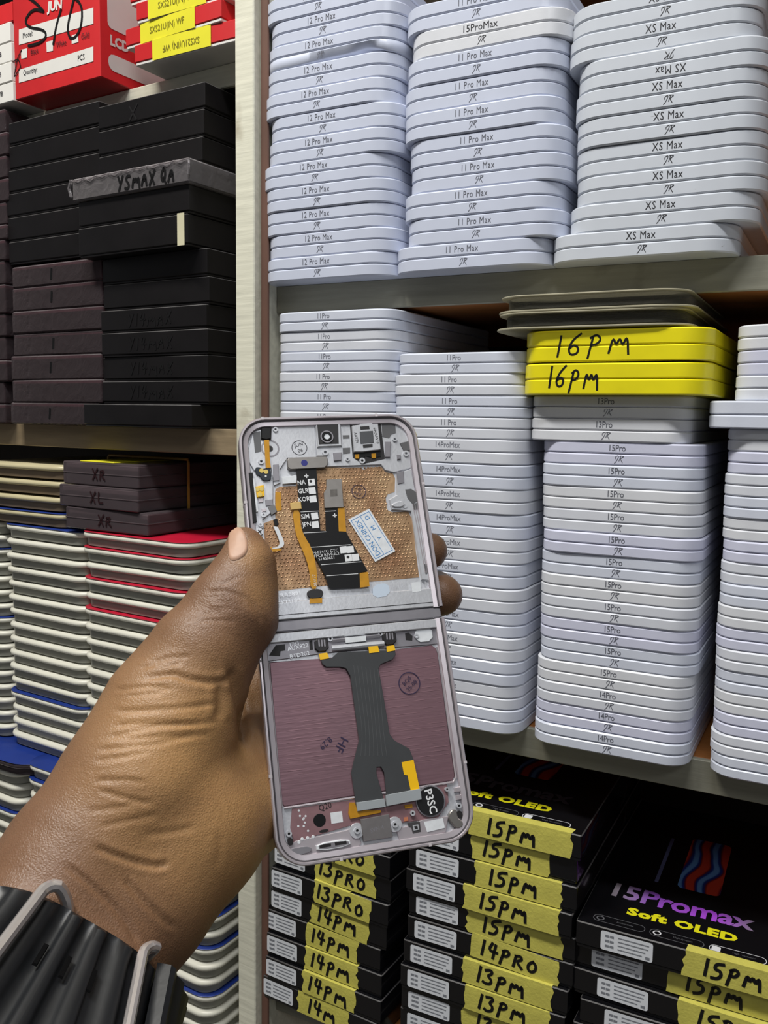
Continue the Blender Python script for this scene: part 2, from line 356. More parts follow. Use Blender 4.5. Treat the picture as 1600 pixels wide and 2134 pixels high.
# ------------------------------------------------------------------ white screen boxes
BOXM = {}
def half_mesh(w, h, dep, R):
    k = (w, h, dep, R)
    if k not in BOXM: BOXM[k] = slab(-w/2, w/2, -dep/2, dep/2, 0, h, R, 0.0008, 7).mesh('half')
    return BOXM[k]
def white_box(label, group, u, z, y, w, h, dep, R, rz, ml, text=None, tfont=(0.0040, 0.8, 1.0), ink=None, toff=0.0, invert=False, mb=None):
    t = thing('screen_box', label, 'box', (u, y+dep/2, z), rz, group)
    hm = half_mesh(w, h/2-0.00022, dep, R)
    base = obj('base', hm, mb or ml, t, loc=(0, 0, 0)); lid = obj('lid', hm, ml, t, loc=(0, 0, h/2))
    if text:
        up, dn = (base, lid) if invert else (lid, base)
        r = (math.pi/2, math.pi, 0) if invert else FRONT
        obj('printed_name', text_mesh(text, *tfont), ink, up, loc=(toff, -dep/2-0.00012, h*0.25), rot=r)
        obj('printed_logo', logo_mesh(0.0044), ink, dn, loc=(toff+(0.001 if not invert else -0.001), -dep/2-0.00012, h*0.25), rot=r)
    return t
def dent(o, w, dep):
    bm = bmesh.new(); bm.from_mesh(o.data)
    ed = [e for e in bm.edges if abs(e.verts[0].co.x-e.verts[1].co.x) > w*.5 and all(v.co.y < -dep/2+.002 for v in e.verts)]
    bmesh.ops.subdivide_edges(bm, edges=ed, cuts=24)
    for v in bm.verts:
        if v.co.y < -dep/2+.003:
            x = v.co.x; f = 0.0026*math.exp(-((x-0.030)/0.010)**2)+0.0016*math.exp(-((x-0.006)/0.018)**2)
            if v.co.z < 0.003: v.co.z += f; v.co.y += f*.9
    me = bpy.data.meshes.new('base'); bm.to_mesh(me); bm.free(); me.set_sharp_from_angle(angle=0.9); me.materials.append(o.data.materials[0]); o.data = me
def us(x, y): return float(ony(x, y, D)[0])
# S1, upper shelf left: text pixel x per box, bottom first
def stack(rows, z0, pitch, w, dep, R, where, frm, group, n=None, y0=D, yawj=0.007, yj=0.0009, toff=0.0):
    z = z0; N = len(rows)
    for i, r in enumerate(rows):
        px, py, tx, ml, ink, fnt = r[:6]; inv = len(r) > 6 and r[6]
        p = r[7] if len(r) > 7 else pitch
        u = us(px, py)-toff
        k = i if frm == 'bottom' else N-1-i
        tb = white_box('white screen box, '+nth(k, N, frm)+' '+where, group, u, z, y0+random.uniform(-yj, yj), w, p, dep, R, random.uniform(-yawj, yawj), ml, tx, fnt, ink, toff, inv)
        if i == 9 and 'beside the post' in where: dent([c for c in tb.children if c.name.startswith('base')][0], w, dep)
        z += p
FN = (0.0040, 0.74, 1.12)
xs1 = [(660, 536), (665, 489), (658, 437), (659, 387), (655, 337), (667, 285), (669, 231), (659, 182), (661, 130), (665, 75), (670, 24), (660, -25)]
stack([(x, y, '12 Pro Max', M_whiteS, M_ink, FN) for x, y in xs1], 1.537, 0.01495, 0.1005, 0.185, 0.018, 'in the upper shelf stack beside the post', 'bottom', 'white boxes stacked on the upper shelf', toff=-0.0035)
xs2 = [(965, 514), (988, 455), (982, 400), (996, 343), (995, 282), (985, 228), (983, 165), (990, 106), (1002, 47), (988, -10)]
stack([(x, y, '15ProMax' if i == 8 else '11 Pro Max', M_white[3] if i == 8 else M_whiteS, M_ink if i != 8 else M_inkd, (0.0041, 0.95, 1.0) if i == 8 else FN) for i, (x, y) in enumerate(xs2)],
      1.537, 0.01555, 0.1015, 0.185, 0.018, 'in the middle stack of the upper shelf', 'bottom', 'white boxes stacked on the upper shelf', toff=-0.001)
xs3 = [(1335, 481), (1374, 416), (1392, 352), (1392, 290), (1392, 228), (1391, 165), (1398, 120), (1376, 47), (1384, -10)]
stack([(x, y, 'XS Max', M_xs, M_inkd, (0.0043, 0.78, 1.1), i == 6) for i, (x, y) in enumerate(xs3)],
      1.537, 0.01515, 0.1015, 0.185, 0.018, 'in the right stack of the upper shelf', 'bottom', 'white boxes stacked on the upper shelf', toff=0.002)
# middle shelf
FM = (0.0036, 0.86, 0.95)
zb = 1.2557
rows = []
n1 = 20
for i in range(n1):
    k = n1-1-i; rows.append((674+(1.5 if k < 3 else 0), 660+41*k if k < 12 else 1150, '11Pro' if k < 3 else '11 Pro', M_white[k % 2], M_inkl, FM))
stack(rows, zb, (1.5165-zb)/n1, 0.0915, 0.175, 0.014, 'in the stack behind the held phone', 'top', 'white boxes stacked on the middle shelf', toff=-0.0045, yj=0.0006)
rows = [(924, 1190, '14ProMax', M_white[i % 2], M_inkl, FM, False, 0.01503) for i in range(12)]
rows += [(x, y, s, M_white[(i+1) % 2], M_inkl, FM, False, 0.0130) for i, (x, y, s) in enumerate(((937, 883, '11 Pro'), (939, 839, '11 Pro'), (938, 793, '11 Pro'), (947, 747, '11Pro')))]
for i in range(12): rows[i] = (925+(i*0.9), 1520-52*i, *rows[i][2:])
stack(rows, zb, 0, 0.0905, 0.175, 0.014, 'in the stack right of the held phone', 'top', 'white boxes stacked on the middle shelf', toff=-0.003, yj=0.0006, yawj=0.008)
t3 = [(1260, 1551), (1265, 1505), (1267, 1460), (1270, 1411), (1274, 1365), (1276, 1320), (1279, 1273), (1279, 1226), (1281, 1179), (1283, 1131), (1285, 1084), (1285, 1036), (1282, 986), (1285, 940), (1260, 889), (1262, 843)]
rows = [(x, y, '14Pro' if i < 3 else '15Pro' if i < 14 else '13Pro', M_white[(0, 2, 1, 3)[i % 4] if i < 14 else 3], M_ink, (0.0037, 0.86, 0.92), False, 0.01291 if i < 14 else 0.0130) for i, (x, y) in enumerate(t3)]
stack(rows, zb, 0, 0.0915, 0.175, 0.014, 'below the two yellow boxes', 'top', 'white boxes stacked on the middle shelf', toff=0.0004, yj=0.0006, yawj=0.008)
z = zb; u4 = us(1490, 1250)+0.0455
N4 = 20
for i in range(N4):
    p = 0.01185 if i < 16 else 0.0146 if i == 16 else 0.0131
    uu = u4 + (0 if i < 16 else -0.010 if i == 16 else 0.0022)
    white_box('white screen box, '+nth(N4-1-i, N4, 'top')+' in the stack cut by the right edge', 'white boxes stacked on the middle shelf', uu, z, D+random.uniform(-.0006, .0006)-(0.004 if i == 16 else 0), 0.0905, p, 0.175, 0.014, random.uniform(-.008, .008), M_white[i % 4], '13 Pro Max', FM, M_ink)
    z += p
# two yellow boxes on the third stack
zt = zb+14*0.01291+2*0.0130
for i, (s, sx) in enumerate((('16PM', 1), ('16PM', 0))):
    hb = 0.0176
    u = (us(1088, 790)+us(1482, 790))/2
    t = thing('screen_box', ('lower' if i == 0 else 'upper')+' of the two yellow boxes with marker writing', 'box', (u+0.0008*i, D-0.009+0.0875, zt), 0.004*(1-2*i), 'yellow boxes under the clear clamshells')
    hm = half_mesh(0.1045, hb/2-0.0002, 0.175, 0.016)
    obj('base', hm, M_yel, t); lid = obj('lid', hm, M_yel, t, loc=(0, 0, hb/2))
    obj('handwriting', pen_mesh(s, 0.0118, 0.72 if i else 0.52, 0.10, 0.26 if i else 0.16, 0.15, 0.06, seed=i+3), M_marker, t, loc=(-0.010 if i else -0.020, -0.0876, hb*0.5), rot=(math.pi/2, -0.03, 0))
    zt += hb+0.0006
# two clear clamshell packs on top of them
def clamshell(label, u, z, y, rz, w=0.112, h=0.0096, dep=0.17):
    t = thing('clamshell_pack', label, 'package', (u, y+dep/2, z), rz, 'clear clamshell packs')
    obj('flange', slab(-w/2, w/2, -dep/2, dep/2, 0, 0.0012, 0.018, 0.0003, 6), M_clamrim, t)
    b = obj('shell', slab(-w/2+0.005, w/2-0.005, -dep/2+0.004, dep/2-0.004, 0.0012, h-0.001, 0.016, 0.001, 6), M_clam, t)
    obj('flange', slab(-w/2+0.001, w/2-0.003, -dep/2+0.001, dep/2, h-0.001, h, 0.018, 0.0003, 6), M_clamrim, t)
    if 0: obj('insert', slab(-w/2+0.012, w/2-0.012, -dep/2+0.012, dep/2-0.012, 0.0014, h-0.004, 0.012, 0.001, 5), mat('insert_dark', (58, 58, 56), 0.3, var=0.15), t)
uc = (us(1022, 660)+us(1452, 660))/2
clamshell('lower clear plastic clamshell lying on the yellow boxes', uc, zt+0.0002, D-0.012, 0.02)
clamshell('upper clear plastic clamshell just under the shelf board', uc+0.001, zt+0.0100, D-0.011, 0.012)

# ------------------------------------------------------------------ black boxes with yellow tape (lowest shelf)
def tape_mesh(w, h, fold, seed):
    rnd = random.Random(seed); n = 5; mb = MB()
    L = [(-w/2+rnd.uniform(-.0012, .0012), -h/2+h*k/n) for k in range(n+1)]; R = [(w/2+rnd.uniform(-.0014, .0014), -h/2+h*k/n) for k in range(n+1)]
    V = []; 
    for a, b in zip(L, R): V += [(a[0], 0, a[1]), (b[0], 0, b[1])]
    V += [(L[-1][0]+.0006, fold, h/2+0.0002), (R[-1][0]+.001, fold, h/2+0.0002)]
    V2 = [(x, y-0.00018 if z < h/2 else y, z+(0.00018 if z >= h/2 else 0)) for x, y, z in V]
    m = len(V)//2; fs = [(2*k, 2*k+1, 2*k+3, 2*k+2) for k in range(m-1)]
    mb.add(V2, fs); return mb.mesh('tape', 0)
def sticker_lines(w, h, seed=0):
    rnd = random.Random(seed); mb = MB()
    for k in range(4):
        z = h*(0.30-0.2*k); x = -w*0.16
        while x < w*0.40-k*0.04*w:
            ln = rnd.uniform(.03, .1)*w; ribbon(mb, [(x, z), (min(x+ln, w*.42), z)], h*0.06); x += ln+w*0.018
    for r in range(3):
        for c in range(2): ribbon(mb, [(-w*.40+c*w*.09, h*(.26-.26*r)), (-w*.40+c*w*.09+w*.05, h*(.26-.26*r))], h*0.12)
    ribbon(mb, [(w*.38, -h*.34), (w*.43, -h*.34)], h*.14)
    return mb.mesh('print', 0)
def wear_highlight(me, n):
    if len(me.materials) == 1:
        me.materials.append(M_wearhi)
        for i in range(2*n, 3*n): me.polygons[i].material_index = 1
SPR = [None]
def glossy_box(label, group, u, z, y, w, h, dep, rz, tape, toff, tw, soff, sw, seed, twist=0.0):
    t = thing('screen_box', label, 'box', (u, y+dep/2, z), rz, group)
    k = ('g', w, h, dep)
    if k not in BOXM:
        BOXM[k] = (slab(-w/2, w/2, -dep/2, dep/2, h*0.12, h-0.0002, 0.0012, 0.0006, 2).mesh('lid'), slab(-w/2+.0006, w/2-.0006, -dep/2+.0006, dep/2-.0006, 0, h*0.12, 0.001, 0.0003, 2).mesh('base'))
    lid = obj('lid', BOXM[k][0], M_gloss, t); obj('base', BOXM[k][1], M_gloss, t); wear_highlight(BOXM[k][0], 12)
    if SPR[0] is None: SPR[0] = {}
    kk = (sw, h)
    if kk not in SPR[0]:
        q = MB(); pts = rrect(-sw/2, sw/2, -h*.36, h*.36, 0.0014, 4); q.add([(x, 0, zz) for x, zz in pts], [tuple(range(len(pts)))])
        SPR[0][kk] = (q.mesh('sticker', 0), sticker_lines(sw, h*.72, 5))
    s = obj('sticker', SPR[0][kk][0], M_stick, t, loc=(soff, -dep/2-0.00015, h*.52)); obj('sticker_print', SPR[0][kk][1], M_sprint, s, loc=(0, -0.0001, 0), rot=FRONT)
    if tape:
        tp = obj('tape_label', tape_mesh(tw, h*0.94, 0.006, seed), M_tape, t, loc=(toff, -dep/2-0.0002, h*.52), rot=(0, twist, 0))
        obj('handwriting', pen_mesh(tape, h*0.60, 0.66, 0.19, 0.2, 0.12, 0.07, seed), M_marker, tp, loc=(-0.2*min(tw-0.04, .025), -0.0004, -0.0002), rot=(math.pi/2, 0.02, 0))
    return t, lid
def nb(i): return 'topmost box' if i == 0 else ORD[i+1]+' box from the top'
# middle stack (B2)
ub = (us(848, 1850)+us(1200, 1850))/2; zt2 = 1.0198; N2 = 11; hp = (1.204-1.0198)/N2
tapes2 = ['15PM', '15PM', '15PM', '15PM', '15PM', '14PRO', '13PM', '13PM', '13PM', '13PM', '13PM']
dx2 = [0.002, -.001, 0, 0, 0.0, -.001, -.002, -.004, -.004, -.005, -.006]; tw2 = [.066, .05, .056, .062, .062, .058, .060, .056, .06, .06, .06]
for i in range(N2):
    g, lid = glossy_box('taped glossy black box, '+nb(i)+' in the middle stack', 'taped black boxes on the lowest shelf', ub+dx2[i], 1.204-hp*(i+1), D+random.uniform(-.002, .002), 0.112, hp, 0.19, random.uniform(-.012, .012), tapes2[i], 0.018+random.uniform(-.002, .002)-(0.004 if i in (1,) else 0), tw2[i], -0.0355, 0.030, i+11, 0.05 if i == 5 else 0)
    if i == 0: top2 = (g, lid)
# left stack (B1), turned
N1 = 9; hp1 = (1.175-1.0198)/N1; u1 = (us(562, 1950)+us(825, 1950))/2
tapes1 = ['13PRO', '13PRO', '13PRO', '13PRO', '14PM', '14PM', '14PM', '14PM', '14M']
for i in range(N1):
    glossy_box('taped glossy black box, '+nb(i)+' in the stack under the phone', 'taped black boxes on the lowest shelf', u1+(.003, .003, .002, 0, -.001, -.006, -.004, -.003, -.005)[i], 1.175-hp1*(i+1), D+0.002+random.uniform(-.002, .002), 0.0985, hp1, 0.19, 0.045*-1+random.uniform(-.02, .02), tapes1[i], 0.012-0.0014*max(0, i-3), (.05, .05, .05, .046, .048, .044, .044, .044, .044)[i], -0.035, 0.027, i+51, 0.04 if i in (3, 4) else 0)
# right stack (B3)
N3 = 8; hp3 = (1.151-1.0198)/N3; u3 = us(1190, 1950)+0.059
for i in range(N3):
    g, lid = glossy_box('taped glossy black box, '+nb(i)+' in the bottom right stack', 'taped black boxes on the lowest shelf', u3+(0.0, -.0025, 0.001, 0.004, 0.002, 0, 0, 0)[i], 1.151-hp3*(i+1), D+(0, .006, .003, .001, 0, .002, 0, 0)[i], 0.116, hp3, 0.19, (0.02, 0.01, -.01, 0.02, 0, 0, 0, 0)[i], '15PM', 0.034-(0.006 if i == 1 else 0), 0.060, -0.028-(0.003 if i == 1 else 0), 0.030, i+91)
    if i == 0: top3 = (g, lid)
# printing on the lids of the two visible top boxes
M_purple = None
def grad_purple():
    m = bpy.data.materials.new('print_violet'); m.use_nodes = True; nt = m.node_tree; b = nt.nodes['Principled BSDF']; b.inputs['Roughness'].default_value = 0.3
    tc = nt.nodes.new('ShaderNodeTexCoord'); sp = nt.nodes.new('ShaderNodeSeparateXYZ'); mr = nt.nodes.new('ShaderNodeMapRange'); rp = nt.nodes.new('ShaderNodeValToRGB')
    mr.inputs['From Min'].default_value = -0.040; mr.inputs['From Max'].default_value = 0.040
    e = rp.color_ramp.elements; e[0].position = 0.0; e[0].color = srgb(150, 140, 150); e[1].position = 1; e[1].color = srgb(140, 120, 150)
    x = e.new(0.3); x.color = srgb(150, 84, 196); x = e.new(0.75); x.color = srgb(180, 80, 226)
    nt.links.new(tc.outputs['Object'], sp.inputs[0]); nt.links.new(sp.outputs[0], mr.inputs[0]); nt.links.new(mr.outputs[0], rp.inputs[0]); nt.links.new(rp.outputs[0], b.inputs['Base Color']); return m
M_purple = grad_purple()
M_pdark = mat('print_dark_violet', (58, 50, 56), 0.35, var=0)
M_py = mat('print_yellow', (226, 220, 30), 0.4, var=0)
M_pg = mat('print_pill_grey', (96, 96, 100), 0.4, var=0)
M_pw = mat('print_white', (220, 220, 224), 0.4, var=0)
def wallpaper():
    m = bpy.data.materials.new('print_wallpaper'); m.use_nodes = True; nt = m.node_tree; b = nt.nodes['Principled BSDF']; b.inputs['Roughness'].default_value = 0.25
    tc = nt.nodes.new('ShaderNodeTexCoord'); wv = nt.nodes.new('ShaderNodeTexWave'); wv.inputs['Scale'].default_value = 22; wv.inputs['Distortion'].default_value = 5; wv.inputs['Detail'].default_value = 1
    rp = nt.nodes.new('ShaderNodeValToRGB'); e = rp.color_ramp.elements; e[0].color = srgb(214, 70, 50); e[0].position = 0.25; e[1].color = srgb(30, 60, 150); e[1].position = 0.8
    x = e.new(0.45); x.color = srgb(120, 30, 40); x = e.new(0.58); x.color = srgb(60, 44, 110); x = e.new(0.95); x.color = srgb(110, 160, 226)
    nt.links.new(tc.outputs['Object'], wv.inputs['Vector']); nt.links.new(wv.outputs['Fac'], rp.inputs['Fac']); nt.links.new(rp.outputs['Color'], b.inputs['Base Color']); return m
M_wallp = wallpaper()
def flat_poly(pts): return MB().add([(x, y, 0) for x, y in pts], [tuple(range(len(pts)))]).mesh('print', 0)
def ring_poly(pts, w):
    q = inset(pts, w); n = len(pts); return MB().add([(x, y, 0) for x, y in pts]+[(x, y, 0) for x, y in q], [(i, (i+1) % n, n+(i+1) % n, n+i) for i in range(n)]).mesh('print', 0)
def lid_print(lid, h, dep, w, violet, off=0.0):
    zt = h-0.0001; fy = -dep/2
    obj('printed_title', text_mesh('15Promax', 0.0168, 0.93, 0.96, 0.0006), M_purple if violet else M_pdark, lid, loc=(off-0.004, fy+0.0462, zt))
    obj('printed_subtitle', text_mesh('Soft OLED', 0.0080, 1.18, 1.1, 0.0006), M_py, lid, loc=(off-0.0015, fy+0.0252, zt))
    for k in range(3):
        cx = off-0.0346+0.0330*k
        obj('printed_badge', ring_poly(rrect(cx-0.0152, cx+0.0152, fy+0.0055, fy+0.0128, 0.0034, 5), 0.0004), M_pg if k < 2 else M_pw, lid, loc=(0, 0, zt))
        ic = [(cx-0.0110+0.0024*math.cos(a*math.pi/8), fy+0.0092+0.0024*math.sin(a*math.pi/8)) for a in range(16)] if k < 2 else rrect(cx-0.0138, cx-0.0090, fy+0.0066, fy+0.0116, 0.0006, 2)
        obj('printed_icon', ring_poly(ic, 0.0008) if k < 2 else flat_poly(ic), M_pg if k == 0 else M_pw, lid, loc=(0, 0, zt))
        obj('printed_caption', text_mesh(('Authenticity', 'High dynamic', 'High resolution')[k], 0.0016, 0.9), M_pg, lid, loc=(cx+0.0035, fy+0.0092, zt))
    obj('printed_picture', flat_poly(rrect(off-0.0105, off+0.0155, fy+0.068, fy+0.143, 0.004, 5)), M_wallp, lid, loc=(0, 0, zt))
    obj('printed_picture', flat_poly(rrect(off-0.0245, off-0.0222, fy+0.068, fy+0.136, 0.001, 3)), mat('print_side_blue', (104, 108, 150), 0.3, var=0.2, vscale=60), lid, loc=(0, 0, zt))
lid_print(top2[1], hp, 0.19, 0.112, False)
lid_print(top3[1], hp3, 0.19, 0.116, True)

# ------------------------------------------------------------------ left unit: card boxes
def card_box(name, label, group, u0, u1, z0, z1, w0, dep, m, rz=0.0, wrap=None, tilt=0.0):
    w = u1-u0; h = z1-z0
    p = Lw((u0+u1)/2, w0+dep/2, z0)
    t = thing(name, label, 'box', p, -LA+rz, group)
    k = ('c', round(w, 4), round(h, 4), dep)
    if k not in BOXM:
        BOXM[k] = (slab(-w/2, w/2, -dep/2, dep/2, 0.0016, h-0.0003, 0.001, 0.0006, 2).mesh('lid'), slab(-w/2+.0007, w/2-.0007, -dep/2+.0007, dep/2-.0007, 0, 0.0016, 0.001, 0.0003, 2).mesh('base'))
    obj('lid', BOXM[k][0], m, t); obj('base', BOXM[k][1], m, t); wear_highlight(BOXM[k][0], 12)
    if wrap:
        g = 0.0009
        mb = slab(-w/2-g, w/2+g, -dep/2-g, dep/2+g, -0.0001, h-0.0001, 0.002, 0.0012, 3)
        obj('cellophane_wrap', mb, wrap, t)
    return t, w, h, dep
def lbox_px(name, label, group, xl, xr, yt, yb, m, w0=0.0, dep=0.17, rz=0.0, wrap=None, ztop=None, zbot=None):
    xm = (xl+xr)/2
    u0, zt = Lpx(xl, (yt+yb)/2, w0)[0], Lpx(xm, yt, w0)[1]
    u1, zb_ = Lpx(xr, (yt+yb)/2, w0)[0], Lpx(xm, yb, w0)[1]
    if ztop is not None: zt = ztop
    if zbot is not None: zb_ = zbot
    return card_box(name, label, group, u0, u1, zb_, zt, w0, dep, m, rz, wrap)
ZB = 1.4379
# columns measured as seam rows at the column centre (top first)
def column(xl, xr, ys, m, label, group, names, w0=0.0, wrap=None, last=None, jit=0.0025, dep=0.17):
    xm = (xl+xr)/2; zs = [Lpx(xm, y, w0)[1] for y in ys]
    if last is not None: zs[-1] = last
    for i in range(len(ys)-1):
        j = random.uniform(-jit, jit)
        u0 = Lpx(xl, (ys[i]+ys[i+1])/2, w0)[0]+j; u1 = Lpx(xr, (ys[i]+ys[i+1])/2, w0)[0]+j
        t, w, h, dp = card_box('screen_box', label % names(i), group, u0, u1, zs[i+1], zs[i], w0+random.uniform(0, .002), dep, m, random.uniform(-.008, .008), wrap)
        yield t, w, h, dp
    
nbx = lambda i: 'topmost' if i == 0 else ORD[i+1]+' from the top'
list(column(14, 204, [233, 283, 336, 386, 438, 491, 541], M_black, 'matte black card box, %s in the block left of the split', 'black card boxes on the middle left shelf', nbx))
zB = Lpx(110, 541)[1]
ysB = [546, 592, 643, 691, 739, 791, 839, 887]
for k, (t, w, h, dp) in enumerate(column(25, 209, ysB, M_maroon, 'maroon box in cellophane, %s below the black boxes', 'cellophane wrapped maroon boxes', nbx, wrap=M_film, last=ZB)):
    if k in (0, 1, 3, 4, 6): obj('handwriting', pen_mesh('|', 0.008, 0.5, 0.16, seed=k), M_marker, t, loc=(-0.004, -dp/2-0.0011, h*.5), rot=FRONT)
list(column(-150, 10, [246, 294, 341, 387, 434, 480, 510, 552, 600, 659, 705, 753, 796, 841, 884], M_maroon, 'dark maroon box in cellophane, %s at the far left edge', 'cellophane wrapped maroon boxes', nbx, wrap=M_film, last=ZB))
gC = 'black card boxes on the middle left shelf'
lower = list(column(211, 431, [528, 584, 640, 689, 741, 793, 842], M_black, 'matte black card box, %s in the lower block by the post', gC, nbx, jit=0.001))
for k, (t, w, h, dp) in enumerate(lower):
    if k >= 2: obj('handwriting', pen_mesh('Y14MAX', 0.0085, 0.72, 0.14, 0.24, seed=k), M_marker, t, loc=(-0.002, -dp/2-0.0003, h*.5), rot=FRONT)
zc = Lpx(321, 842)[1]
t = lbox_px('screen_box', 'matte black card box lying on the left shelf board by the post', gC, 174, 399, 842, 888, M_black, -0.008, 0.18, ztop=zc, zbot=ZB)[0]
z5 = Lpx(321, 528)[1]
xs = [(163, 390, 460, 522), (163, 393, 402, 460)]
zz5 = [z5, Lpx(277, 460, -0.012)[1], Lpx(277, 402, -0.012)[1], Lpx(277, 352, -0.012)[1]]
t5, w, h, dp = lbox_px('screen_box', 'matte black card box with a pale torn tab on its corner', gC, 163, 391, 460, 522, M_black, -0.012, 0.18, ztop=zz5[1], zbot=zz5[0])
tab = MB(); ribbon(tab, [(0, -h*.42), (0, h*.4)], 0.0068); obj('torn_tab', tab.mesh('tab', 0), mat('tab_cream', (214, 208, 176), 0.6), t5, loc=(w/2-0.0062, -dp/2-0.0003, h*.53), rot=FRONT)
lbox_px('screen_box', 'matte black card box directly under the cellophane wrapped box', gC, 163, 394, 402, 460, M_black, -0.012, 0.18, ztop=zz5[2], zbot=zz5[1])
tw_, w, h, dp = lbox_px('screen_box', 'box in shiny crumpled cellophane with marker writing amid black boxes', gC, 153, 394, 352, 402, mat('card_greyblack', (74, 70, 72), 0.35, var=0.2), -0.014, 0.18, wrap=M_film2, ztop=zz5[3], zbot=zz5[2])
obj('handwriting', pen_mesh('YSMAX QA', 0.0092, 0.62, 0.2, 0.2, seed=4), M_marker, tw_, loc=(0.018, -dp/2-0.0013, h*.42), rot=FRONT)
cr = MB()
for k in range(9):
    x = -w/2+w*(k+.5)/9; cr.tube([(x-w/16, -dp/2-0.0012, h-0.0012), (x, -dp/2-0.002-random.random()*.001, h-0.002-random.random()*.0015), (x+w/16, -dp/2-0.0012, h-0.0012)], 0.0007, 5)
cr.tube([(w/2+.001, -dp/2-.0015, h-.001), (w/2+.0025, -dp/2-.0025, h*.7), (w/2+.001, -dp/2-.0015, h*.3)], 0.0009, 5)
cr.tube([(-w/2-.001, -dp/2-.0015, h-.001), (-w/2-.004, -dp/2-.001, h*.6), (-w/2-.001, -dp/2-.0015, h*.2)], 0.0012, 5)
obj('crumpled_seam', cr, M_film2, tw_)
ysC = [196, 250, 305]
zt_ = [Lpx(314, 196)[1], Lpx(314, 250)[1], Lpx(314, 305)[1], zz5[3]]
for i in range(3):
    u0, u1 = Lpx(204, 260)[0], Lpx(426-1.5*i, 260)[0]
    t, w, h, dp = card_box('screen_box', 'matte black card box, %s above the cellophane wrapped box' % ('third' if i == 0 else 'second' if i == 1 else 'directly'), gC, u0, u1, zt_[i+1], zt_[i], 0.0, 0.17, M_black, 0.006*(1-i))
    if i == 0: obj('handwriting', pen_mesh('X', 0.010, 0.9, 0.12), mat('faint_ink', (22, 20, 22), 0.5, var=0), t, loc=(-0.016, -dp/2-0.0003, h*.45), rot=FRONT)

# ------------------------------------------------------------------ left unit: top shelf
ZU = 1.6965
# tall red carton with printed form
u0, u1 = Lpx(29, 100, 0)[0], Lpx(209, 100, 0)[0]
zbt = ZU; dpt = 0.16
rc = thing('red_carton', 'red carton with a printed form and scrawled marker number', 'box', Lw((u0+u1)/2, dpt/2, zbt), -LA+0.0)
W_ = u1-u0; H_ = 0.112
obj('carton_body', slab(-W_/2, W_/2, -dpt/2, dpt/2, 0, H_, 0.001, 0.0006, 2), M_red, rc)
def Cx(x, y):   # pixel on the carton's front -> local x,z
    a, b = Lpx(x, y, 0); return a-(u0+u1)/2, b-zbt
fy = -dpt/2-0.0003
def panel(px):
    pts = [Cx(*p) for p in px]
    mb = MB().add([(x, 0, z) for x, z in pts], [tuple(range(len(pts)))]); return mb.mesh('panel', 0)
for px in ([(40, 62), (195, 16), (195, 50), (40, 94)], [(40, 146), (195, 97), (195, 128), (40, 173)], [(44, 104), (57, 101), (57, 120), (45, 123)], [(97, 88), (111, 84), (111, 106), (98, 109)], [(150, 74), (163, 70), (164, 88), (150, 92)]):
    obj('form_field', panel(px), M_cardw, rc, loc=(0, fy, 0))
def ctext(s, x, y, h, m, x2, y2, bold=0.0, sx=1.0):
    a, b = Cx(x, y); c, d = Cx(x2, y2)
    obj('lettering', text_mesh(s, h, sx, 1.0, bold), m, rc, loc=((a+c)/2, fy-0.0002, (b+d)/2), rot=(math.pi/2, -math.atan2(d-b, c-a), 0))
ctext('Model:', 45, 76, 0.0042, M_inkd, 73, 68, 0, .8); ctext('Quantity:', 46, 155, 0.0042, M_inkd, 82, 145, 0, .8); ctext('PCS', 160, 123, 0.0044, M_inkd, 180, 117, 0, .8)
ctext('Black', 62, 110, 0.0042, M_inkd, 84, 104, 0, .8); ctext('White', 116, 95, 0.0042, M_inkd, 141, 87, 0, .8); ctext('Gold', 168, 78, 0.0042, M_inkd, 189, 71, 0, .8)
ctext('JUN', 99, 18, 0.0070, M_cardw, 130, 12, 0.0004)
ink = MB()
for st in ([(92, 24), (70, 18), (52, 42), (60, 58), (92, 62), (99, 75), (85, 90), (60, 96)], [(128, 20), (118, 55), (112, 92)], [(152, -8), (172, 10), (172, 50), (160, 78), (147, 82), (141, 62), (148, 25), (156, -6)], [(60, -5), (78, 8), (92, 24)], [(31, 160), (36, 125), (46, 105)], [(30, 128), (40, 122), (44, 140)], [(32, 160), (44, 140)]):
    ribbon(ink, smooth2([Cx(*p) for p in st], 2), 0.0020 if st[0][0] > 48 else 0.001)
obj('handwriting', ink.mesh('ink', 0), M_marker, rc, loc=(0, fy-0.0003, 0), rot=FRONT)
sd = MB(); pts = rrect(-0.06, 0.062, 0.014, 0.030, 0.008, 4); 
obj('side_panel', MB().add([(0, y, z) for y, z in rrect(-dpt/2+.007, 0.07, 0.0375, 0.108, 0.004, 3)], [tuple(range(16))]).mesh('panel', 0), M_cardw, rc, loc=(W_/2+0.0003, 0, 0))
obj('side_panel', MB().add([(0, y, z) for y, z in rrect(-dpt/2+.007, 0.07, 0.0075, 0.0195, 0.0055, 3)], [tuple(range(16))]).mesh('panel', 0), M_cardw, rc, loc=(W_/2+0.0003, 0, 0))
obj('lettering', text_mesh('LCD', 0.0072, 0.95, 1.0, 0.0005), M_cardw, rc, loc=(W_/2+0.0005, -dpt/2+0.0182, 0.0292), rot=(math.pi/2, 0, math.pi/2))
